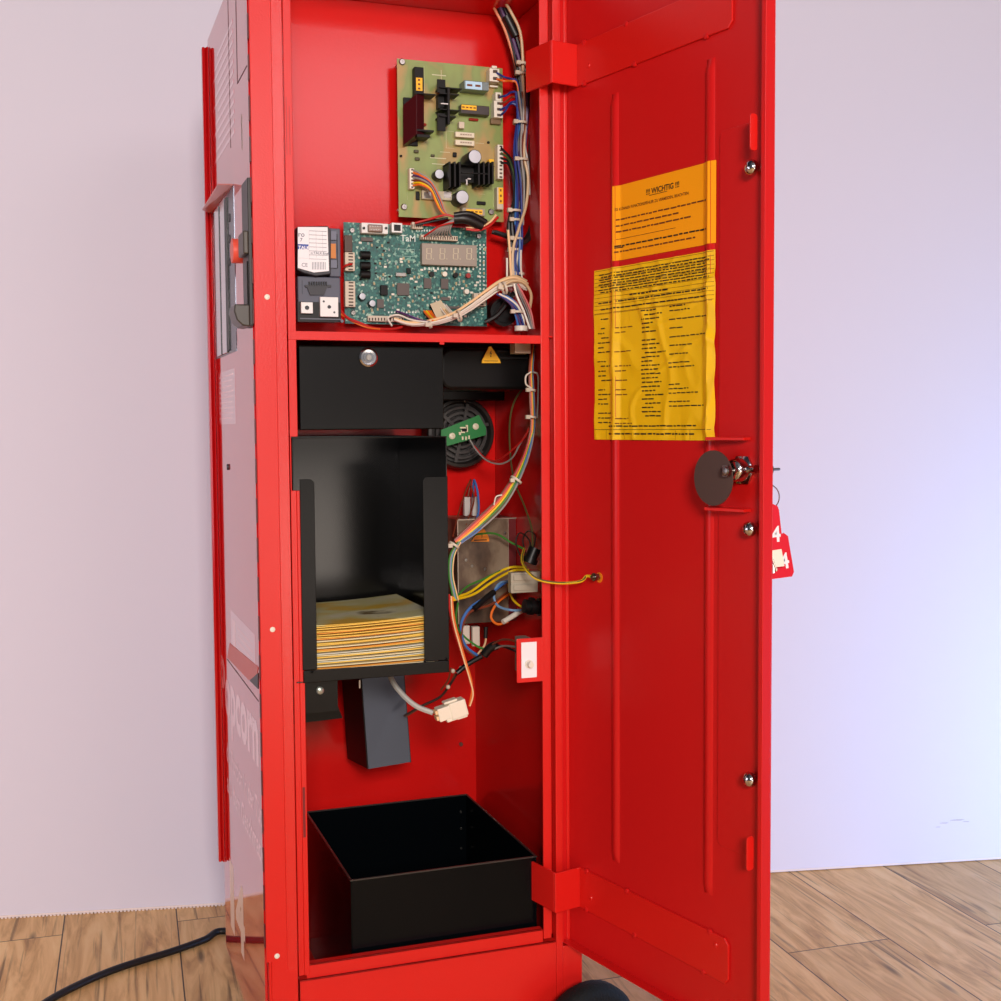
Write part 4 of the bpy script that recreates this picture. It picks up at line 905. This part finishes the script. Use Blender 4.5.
# A. vertical harness right of the upper board
HA = harness('thick vertical bundle of dark and blue wires climbing beside the upper board', 520, 300, .09)
trunk = [(502, 4, .10), (514, 40, .095), (521, 75, .09), (523, 110, .088), (520, 150, .088), (521, 190, .088), (513, 225, .086), (515, 255, .084), (514, 285, .082)]
bundle(HA, trunk, ['black', 'dark', 'black', 'purple', 'black', 'brown', 'black'], .0024, .0065, 1)
bundle(HA, [(520, 92, .082), (521, 120, .08), (518, 150, .078), (520, 185, .078), (519, 225, .078)], ['dblue', 'dblue', 'grey', 'brown', 'purple', 'blue'], .0014, .0055, 2)
bundle(HA, [(520, 62, .085), (523, 80, .082), (524, 110, .08), (523, 135, .08), (527, 165, .08), (528, 195, .08)], ['grey', 'dark'], .0016, .002, 3)
wire(HA, [(500, -6, .085), (512, 14, .082), (520, 32, .08), (522.5, 55, .08), (523, 80, .08), (524.5, 120, .08), (524, 155, .078), (528, 178, .076), (526, 205, .074), (519, 228, .072), (513, 250, .072), (513, 278, .07)], .0019, 'tan')
wire(HA, [(494, 8, .1), (505, 30, .095), (515, 62, .09), (519, 82, .088)], .0018, 'pink'); wire(HA, [(497, 2, .1), (508, 30, .095), (516, 55, .09)], .0018, 'purple')
bundle(HA, [(532, 70, .09), (533, 120, .095), (531, 175, .095), (534, 215, .095), (530, 235, .095), (520, 243, .09), (506, 236, .09), (494, 232, .092)], ['black', 'black', 'dark'], .0028, .003, 5)
MB().cyl(Y(506, 16, .088), Y(516, 36, .088), .0062, n=12).build('sleeve', wm('black'), HA)
for px, py, r in ((522, 64, .0065), (521, 74, .0068), (520, 123, .0085), (521, 160, .0085), (514, 211, .0085), (515, 220, .006), (516, 239, .0085), (514, 250, .008), (518, 274, .0075)): tie(HA, px, py, .08, r)
for a, b_, c_ in (((497, 73), (511, 79), 'dblue'), ((497, 79), (511, 81), 'orange'), ((500, 97), (512, 92), 'dblue'), ((500, 104), (512, 97), 'brown'), ((500, 110), (512, 102), 'dblue'), ((501, 115), (510, 104), 'dblue')):
    wire(HA, [(a[0], a[1], YB-.014), ((a[0]+b_[0])/2, (a[1]+b_[1])/2+1, YB-.022), (b_[0], b_[1], YB-.018), (517, b_[1]+3, .084), (520, b_[1]+25, .084)], .0014, c_)
for k, c_ in enumerate(['black', 'darkgreen', 'black', 'black']):
    wire(HA, [(501, 148+k*5, YB-.012), (508, 155+k*3, YB-.018), (512, 163+k*4, .08), (514, 185+k*3, .082), (513, 215, .085)], .0015, c_)
bundle(HA, [(519, 224, .078), (519, 243, .074), (517, 262, .074), (518, 275, .074)], ['blue', 'dblue', 'blue', 'dblue', 'white'], .0015, .0042, 8)
wire(HA, [(508, 230, .07), (510, 255, .068), (511, 275, .068), (513, 285, .066)], .0016, 'cream'); wire(HA, [(507, 258, .07), (507, 280, .07)], .0012, 'white')
wire(HA, [(521, 250, .07), (521, 270, .07), (524, 290, .068)], .0012, 'white')

# B. harness crossing below the control board
HB = harness('bundle of tan, white and orange wires looping across the lower edge of the teal board', 430, 320, .07)
base = [(394, 320, .085), (410, 325, .080), (430, 324, .074), (452, 318, .070), (470, 308, .068), (485, 297, .066), (500, 287, .064), (514, 283, .062), (526, 288, .062)]
for k, (c_, dy, dn) in enumerate((('white', 0, 0), ('cream', -2.2, .002), ('tan', -4, .003), ('orange', -1, .006), ('white', 2.0, .003), ('brown', 1, .007), ('cream', -5.5, .001), ('tan', -7.0, .005), ('red', -3, .007), ('white', -1.8, -.002))):
    wire(HB, [(x_+(k % 3), y_+dy*(.25+.75*min(1, i/4)), yy+dn) for i, (x_, y_, yy) in enumerate(base[k % 3:])], .0013 if k not in (2, 6) else .0017, c_)
wire(HB, [(392, 326, .078), (388, 318, .085), (398, 315, .09), (412, 320, .08), (430, 322.5, .07)], .0012, 'white')
for k, c_ in enumerate(['purple', 'dblue', 'lblue', 'orange', 'brown', 'orange']):
    wire(HB, [(396+k*1.5, 311+k*.6, YB-.008), (405+k*2, 314+k*.8, YB-.016), (416+k*2, 319+k*.5, .078), (430, 322, .074)], .0013, c_)
for k, c_ in enumerate(['orange', 'yellow', 'orange', 'orange']): wire(HB, [(424+k*2.2, 311, YB-.006), (428+k*2, 316, YB-.014), (433+k*2, 321, .072)], .0015, c_)
for k, c_ in enumerate(['white', 'cream', 'tan', 'white', 'white']): wire(HB, [(436+k*2.5, 301+k, YB-.006), (441+k*2, 309, YB-.016), (447+k*2, 317-k*.5, .070)], .0011, c_)
b = MB(); b.hexa([Y(430, 304, YB-.004), Y(441, 300, YB-.004), Y(449, 314, YB-.016), Y(437, 319, YB-.016)], [Y(430, 304, YB-.010), Y(441, 300, YB-.010), Y(449, 314, YB-.022), Y(437, 319, YB-.022)]); b.build('connector', mat('cream_housing', (206, 190, 160), .5), HB)
for px, py, y_, r in ((430, 325, .068, .0035), (459, 316, .066, .0065), (504, 288, .060, .0075)): tie(HB, px, py, y_, r, (1, 0, .3))
b = MB(); b.cyl(Y(499, 283, .055), Y(503, 290, .055), .0022, n=10); b.build('cable_tie', NYLON, HB)
wire(HB, [(340, 310, .075), (348, 318, .07), (360, 323, .066), (374, 328, .066), (392, 329, .068), (402, 327, .07)], .0015, 'red'); wire(HB, [(341, 314, .075), (352, 321, .07), (366, 327, .066), (380, 329, .066)], .0013, 'orange')
wire(HB, [(343, 267, YB-.012), (347, 265, YB-.016), (352, 264, YB-.012)], .0014, 'red')
bundle(HB, [(486, 322, .09), (497, 315, .088), (508, 300, .086), (512, 292, .084)], ['black', 'dark'], .0028, .003, 4)
bundle(HB, [(500, 294, .07), (508, 299, .068), (515, 306, .066), (519, 316, .064), (521, 327, .06)], ['blue', 'dblue', 'blue', 'purple', 'dblue', 'white', 'blue'], .0014, .0046, 6)
for dx, c_ in ((0, 'white'), (3, 'dark'), (5, 'brown'), (7, 'red')): wire(HB, [(514+dx*.5, 284, .06), (517+dx, 296, .058), (524+dx, 312, .056), (530+dx*.6, 329, .054)], .0015, c_)
wire(HB, [(500, 288, .058), (512, 281, .056), (524, 283, .056), (531, 294, .058), (530, 308, .06)], .0019, 'tan')
tie(HB, 517, 312, .062, .0085)
MB().cyl(Y(521, 326, .06), Y(521, 331, .06), .0085, n=14).build('grommet', WHITEP, HB)
b = MB(); q = Y(504, 312, .10); b.cyl(q, q+Vector((0, .022, 0)), .0185, n=24); b.cyl(q-Vector((0, .002, 0)), q, .014, n=24)
tag(b.build('grommet', BLACKP), 'round black rubber grommet in the red plate behind the crossing wires', 'grommet')

# C. short ribbons between the boards
HC = harness('grey ribbon and red leads joining the upper board to the teal board', 440, 232, .07)
for k in range(9):
    wire(HC, [(424+k*3.4, 236.5, YB-.010), (432+k*2.2, 231, YB-.020), (440+k*1.6, 226-k*.6, .078), (454, 220-k*.5+2, .072)], .0011, 'grey' if k else 'red')
for k, c_ in enumerate(['grey', 'orange', 'purple', 'grey', 'brown', 'yellow', 'orange']):
    wire(HC, [(413, 170+k*2.6, YB-.010), (421, 174+k*1.8, YB-.018), (431, 181+k*1.6, YB-.022), (440-k*.6, 197+k, YB-.024), (446-k*.5, 213, .078), (455, 217, .074)], .0012, c_)
wire(HC, [(415, 223, YB-.012), (430, 219, YB-.020), (445, 215, .075), (455, 217, .073)], .0014, 'red'); wire(HC, [(416, 225, YB-.012), (432, 221.5, YB-.020), (448, 218, .075)], .0014, 'black')
wire(HC, [(466, 229, .075), (478, 230, .072), (489, 226, .072), (498, 217, .074)], .0017, 'red'); wire(HC, [(466, 228, .076), (480, 227, .074), (490, 222, .074), (496, 215, .076)], .0013, 'cream')
b = MB(); b.tube([Y(454, 219, .074), Y(466, 219, .07), Y(482, 226, .072)], .0062, 12); b.build('sleeve', wm('black'), HC)
b = MB(); b.tube([Y(454, 215, .072), Y(470, 214, .068), Y(486, 222, .07)], .0035, 10); b.build('sleeve', wm('black'), HC)

# D. rainbow harness in the middle compartment
HD = harness('rainbow bundle of coloured wires sweeping down from the shelf behind the opening edge', 490, 500, .05)
cols = ['red', 'brown', 'orange', 'red', 'yellow', 'orange', 'green', 'yellow', 'olive', 'blue', 'grey', 'blue']
for k, c_ in enumerate(cols):
    o = (k-5.5)*.62
    o += [.9, -.7, .5, -.9, .6, -.3, .8, -.6, .4, -.8, .3, -.5][k]
    wire(HD, [(533+o*.35, 345, .07), (531+o*.5, 372, .06), (532+o*.6, 400, .055), (532+o*.55, 432, .052), (522+o*1.0, 466, .05+.002*(k % 3)), (503+o*1.1, 500+o*.9, .05+.002*(k % 2)), (478+o*.9, 525+o*1.2, .05), (456+o*.5, 543+o*.8, .052)], .0014, c_)
for px, py, y_, r in ((531, 390, .055, .0055), (531, 417, .052, .006), (516, 480, .048, .0075), (454, 545, .048, .0065)): tie(HD, px, py, y_, r, (.2, 0, 1) if py < 470 else (.6, 0, .8))
wire(HD, [(531, 372, 0.05), (526, 376, 0.048), (526, 384, 0.048), (531, 388, 0.05)], .0011, 'white'); wire(HD, [(533, 372, 0.05), (538, 376, 0.048), (538, 400, 0.048), (537, 418, 0.05)], .0011, 'grey')
wire(HD, [(494, 505, 0.045), (496, 497, 0.043), (502, 495, 0.043)], .0009, 'white')
wire(HD, [(470, 440, 0.172), (476, 450, 0.16), (486, 460, 0.14), (500, 464, 0.12), (512, 458, 0.1), (520, 444, 0.08), (530, 428, 0.06)], .0011, 'grey')
wire(HD, [(474, 446, 0.168), (484, 457, 0.15), (496, 461, 0.12), (512, 450, 0.09), (524, 438, 0.07), (529, 428, 0.06)], .0012, 'red')
wire(HD, [(531, 380, 0.0744), (516, 398, 0.129), (510, 420, 0.14), (510, 450, 0.14), (514, 480, 0.13), (524, 505, 0.0999), (532, 530, 0.0708), (532, 555, 0.0708)], .0013, 'olive')
wire(HD, [(532, 555, 0.0708), (529, 540, 0.0817), (520, 533, 0.11), (516, 542, 0.11), (520, 555, 0.11), (527, 560, 0.089)], .0011, 'dark'); wire(HD, [(533, 552, 0.0671), (535, 536, 0.0599), (528, 531, 0.0853), (523, 540, 0.1035), (526, 556, 0.0926)], .0011, 'dark')
b = MB(); plane_box(b, 515, 343, 531, 353.5, .055, .075); b.build('connector', NYLON, HD, bevel=.001)
HE = harness('loose white-lidded wire connectors with orange and blue leads near the speaker', 472, 505, .2, 'wire_connector', 'connector')
for px in (464.5, 472.5):
    b = MB(); plane_box(b, px, 497, px+6, 516, .19, .198); b.build('housing', mat('clip_white', (196, 190, 184), .45), HE, bevel=.001)
wire(HE, [(453, 536, 0.1), (458, 515, 0.14), (466, 490, 0.17), (471, 480, 0.185), (468, 497, 0.188)], .0011, 'brown'); wire(HE, [(473, 497, 0.188), (474, 480, 0.18), (478, 495, 0.17), (478, 515, 0.17), (470, 527, 0.16), (460, 540, 0.12)], .0016, 'blue'); wire(HE, [(470, 482, 0.18), (474, 500, 0.17), (466, 525, 0.15)], .0011, 'brown')

# E. lower wires
HF = harness('yellow, green, blue and orange earth and mains leads hanging beside the black tray', 460, 590, .06)
for k, c_ in enumerate(['green', 'grey', 'lblue', 'green', 'cream']):
    wire(HF, [(458+k*.6, 542, .05), (450+k, 556, .05), (449+k*.9, 575, .05), (452+k, 592, .05), (454+k, 600, .052)], .0013, c_)
wire(HF, [(453, 598, 0.05), (470, 592, 0.08), (488, 579, 0.1), (508, 568, 0.115), (526, 567, 0.0926)], .0017, 'yellow'); wire(HF, [(454, 600, 0.05), (474, 594, 0.08), (492, 582, 0.1), (512, 571, 0.115), (528, 570, 0.0853)], .0017, 'yellow')
wire(HF, [(455, 598, 0.052), (468, 586, 0.08), (484, 579, 0.1), (500, 571, 0.112)], .0014, 'green')
wire(HF, [(462, 538, 0.055), (480, 534, 0.1), (496, 534, 0.12), (512, 543, 0.12), (524, 549, 0.0999)], .0014, 'green')
wire(HF, [(451, 596, 0.048), (453, 620, 0.047), (461, 650, 0.047), (470, 680, 0.048), (473, 694, 0.05), (470, 706, 0.052)], .0011, 'cream'); wire(HF, [(452, 596, 0.05), (455, 622, 0.05), (464, 655, 0.049), (472, 684, 0.05), (469, 706, 0.054)], .0010, 'orange'); wire(HF, [(449, 594, 0.05), (450, 612, 0.05), (455, 634, 0.05), (461, 652, 0.052)], .0013, 'red')
wire(HF, [(458, 603, 0.06), (456, 618, 0.07), (460, 632, 0.09), (475, 645, 0.1), (487, 650, 0.1)], .0014, 'green')
wire(HF, [(513, 578, 0.125), (500, 586, 0.11), (488, 596, 0.1), (470, 608, 0.09), (461, 625, 0.09), (465, 645, 0.095), (478, 656, 0.1)], .0019, 'blue')
wire(HF, [(512, 588, 0.125), (500, 598, 0.11), (490, 605, 0.1), (470, 612, 0.09), (462, 628, 0.09), (463, 645, 0.095), (476, 658, 0.1)], .0017, 'brown')
MB().tube([Y(474, 609, 0.088), Y(485, 599, 0.098), Y(494, 592, 0.105)], .0042, 10).build('sleeve', wm('black'), HF)
wire(HF, [(511, 581, 0.12), (500, 583, 0.11), (494, 593, 0.105), (497, 605, 0.105), (510, 610, 0.11), (526, 610, 0.0976)], .0017, 'lblue')
wire(HF, [(514, 591, 0.122), (498, 602, 0.11), (491, 616, 0.105), (497, 624, 0.105), (508, 622, 0.108)], .0017, 'orange'); wire(HF, [(508, 584, 0.12), (512, 598, 0.11), (520, 606, 0.112), (528, 609, 0.0903)], .0015, 'yellow')
b = MB(); b.cyl(Y(503, 622, 0.1), Y(521, 611, 0.11), .0036, n=10); b.build('splice', WHITEP, HF)
HG = harness('black sleeved cable with wires leading to the white door switch', 490, 650, .08)
b = MB(); b.tube([Y(484, 655, 0.09), Y(490, 648, 0.085), Y(497, 645, 0.08)], .0058, 12); b.build('sleeve', wm('black'), HG)
b = MB(); b.tube([Y(457, 673, 0.1), Y(468, 664, 0.098), Y(482, 656, 0.092)], .0034, 10); b.build('sleeve', wm('black'), HG)
wire(HG, [(490, 646, 0.085), (501, 640, 0.06), (511, 640, 0.03), (517, 643, 0.015)], .0013, 'brown'); wire(HG, [(492, 650, 0.085), (503, 646, 0.06), (517, 647, 0.015)], .0013, 'grey'); wire(HG, [(494, 645, 0.085), (505, 647, 0.06), (517, 652, 0.015)], .0017, 'black')
wire(HG, [(486, 639, 0.12), (484, 646, 0.11), (476, 656, 0.1)], .0013, 'cream'); wire(HG, [(441, 690, 0.14), (448, 680, 0.13), (451, 668, 0.12)], .0013, 'brown')
bundle(HG, [(405, 716, 0.16), (422, 706, 0.15), (440, 697, 0.14), (449, 686, 0.13), (456, 674, 0.12)], ['dark', 'brown'], .0016, .0015, 3)
for px, py in ((453, 671), (461, 668), (448, 687)): MB().sphere(Y(px, py, .12), .003, 10).build('cable_tie', NYLON, HG)
WC = harness('small white two-part plug clips standing above the black sleeved cable', 472, 640, .15, 'wire_connector', 'connector')
for a in ((463, 626, 470, 644), (472.5, 627, 480, 646)):
    b = MB(); plane_box(b, *a, .14, .148); b.build('housing', mat('clip_beige', (208, 196, 182), .45), WC, bevel=.001)
b = MB(); b.cyl(Y(486, 627, 0.14), Y(485.5, 638, 0.14), .0028, n=10); b.build('lead_end', wm('black'), WC)
for a, b_, ty in (((470, 742), (0, 0), 0), ((460, 744), (0, 0), 0)): pass
b = MB(); q = Y(460.5, 744, 0.334); b.cyl(q, q+Vector((0, -.004, 0)), .003, n=6); tag(b.build('bolt', STEEL), 'small hexagonal bolt end on the red rear wall, right of the chute', 'bolt')

# grey cable with white plug
PL = harness('white nylon plug on a grey cable hanging right of the chute', 450, 712, .05, 'cable_plug', 'plug')
wire(PL, [(385, 660, .12), (392, 680, .10), (402, 694, .08), (416, 706, .065), (433, 713, .055)], .0034, mat('grey_sleeving', (186, 186, 180), .45), 'cable')
a = math.radians(14); MP = Matrix.Translation(Y(451, 710, .052)) @ Matrix.Rotation(-a, 4, 'Y')
b = MB(MP); b.box(-.019, .000, -.008, .008, -.0085, .0085); b.box(-.003, .019, -.009, .009, -.0105, .0105); b.box(-.010, .006, -.007, .007, -.0125, -.0085); b.box(-.008, .010, -.006, .006, .0105, .0135); b.box(.004, .018, -.006, .006, -.0138, -.0105)
b.build('plug_housing', mat('plug_ivory', (236, 228, 208), .4), PL, bevel=.001)
b = MB(MP); b.box(-.022, -.019, -.006, .006, -.006, -.001); b.box(-.022, -.019, -.006, .006, .002, .0065); b.build('plug_contacts', wm('cream'), PL)

# earth wire to the door
EW = MB(); e0 = [Y(524, 549, .075), Y(522, 557, .05), Y(523, 564, .03), Y(529, 573, .004), Y(540, 580, -.010), Y(560, 583, -.025)]
e0 += [Y(580, 581.5, -.045), qs+DN*.002+DU*-.012, qs+DN*.001]
EW.tube(e0, .0018, 8); EW.m = 1; p = [v+Vector((0, -.0010, .0006)) for v in e0]; EW.tube(p, .0011, 6)
tag(EW.build('earth_wire', [wm('yellow'), wm('olive')]), 'yellow-green earth wire running from the cabinet to the stud on the open door', 'wire')

# ------------------------------------------------------------------ power cord on the floor
b = MB(); pts = [G(262, 925, .008), G(243, 925, .006)]
pts = [Vector((.10, .55, .0062)), G(224, 931, .0062), G(204, 940, .0062), G(170, 952, .0062), G(140, 961, .0062), G(108, 972, .0062), G(76, 986, .0062), G(45, 1003, .0062), G(10, 1030, .0062), G(-40, 1070, .0062)]
pts = [Vector((.16, .50, .03)), Vector((.2, .396, .12))][::-1] + pts
b.tube(pts, .0056, 14)
tag(b.build('power_cord', CABLE), 'thick black power cord running across the wooden floor from behind the machine', 'cord')
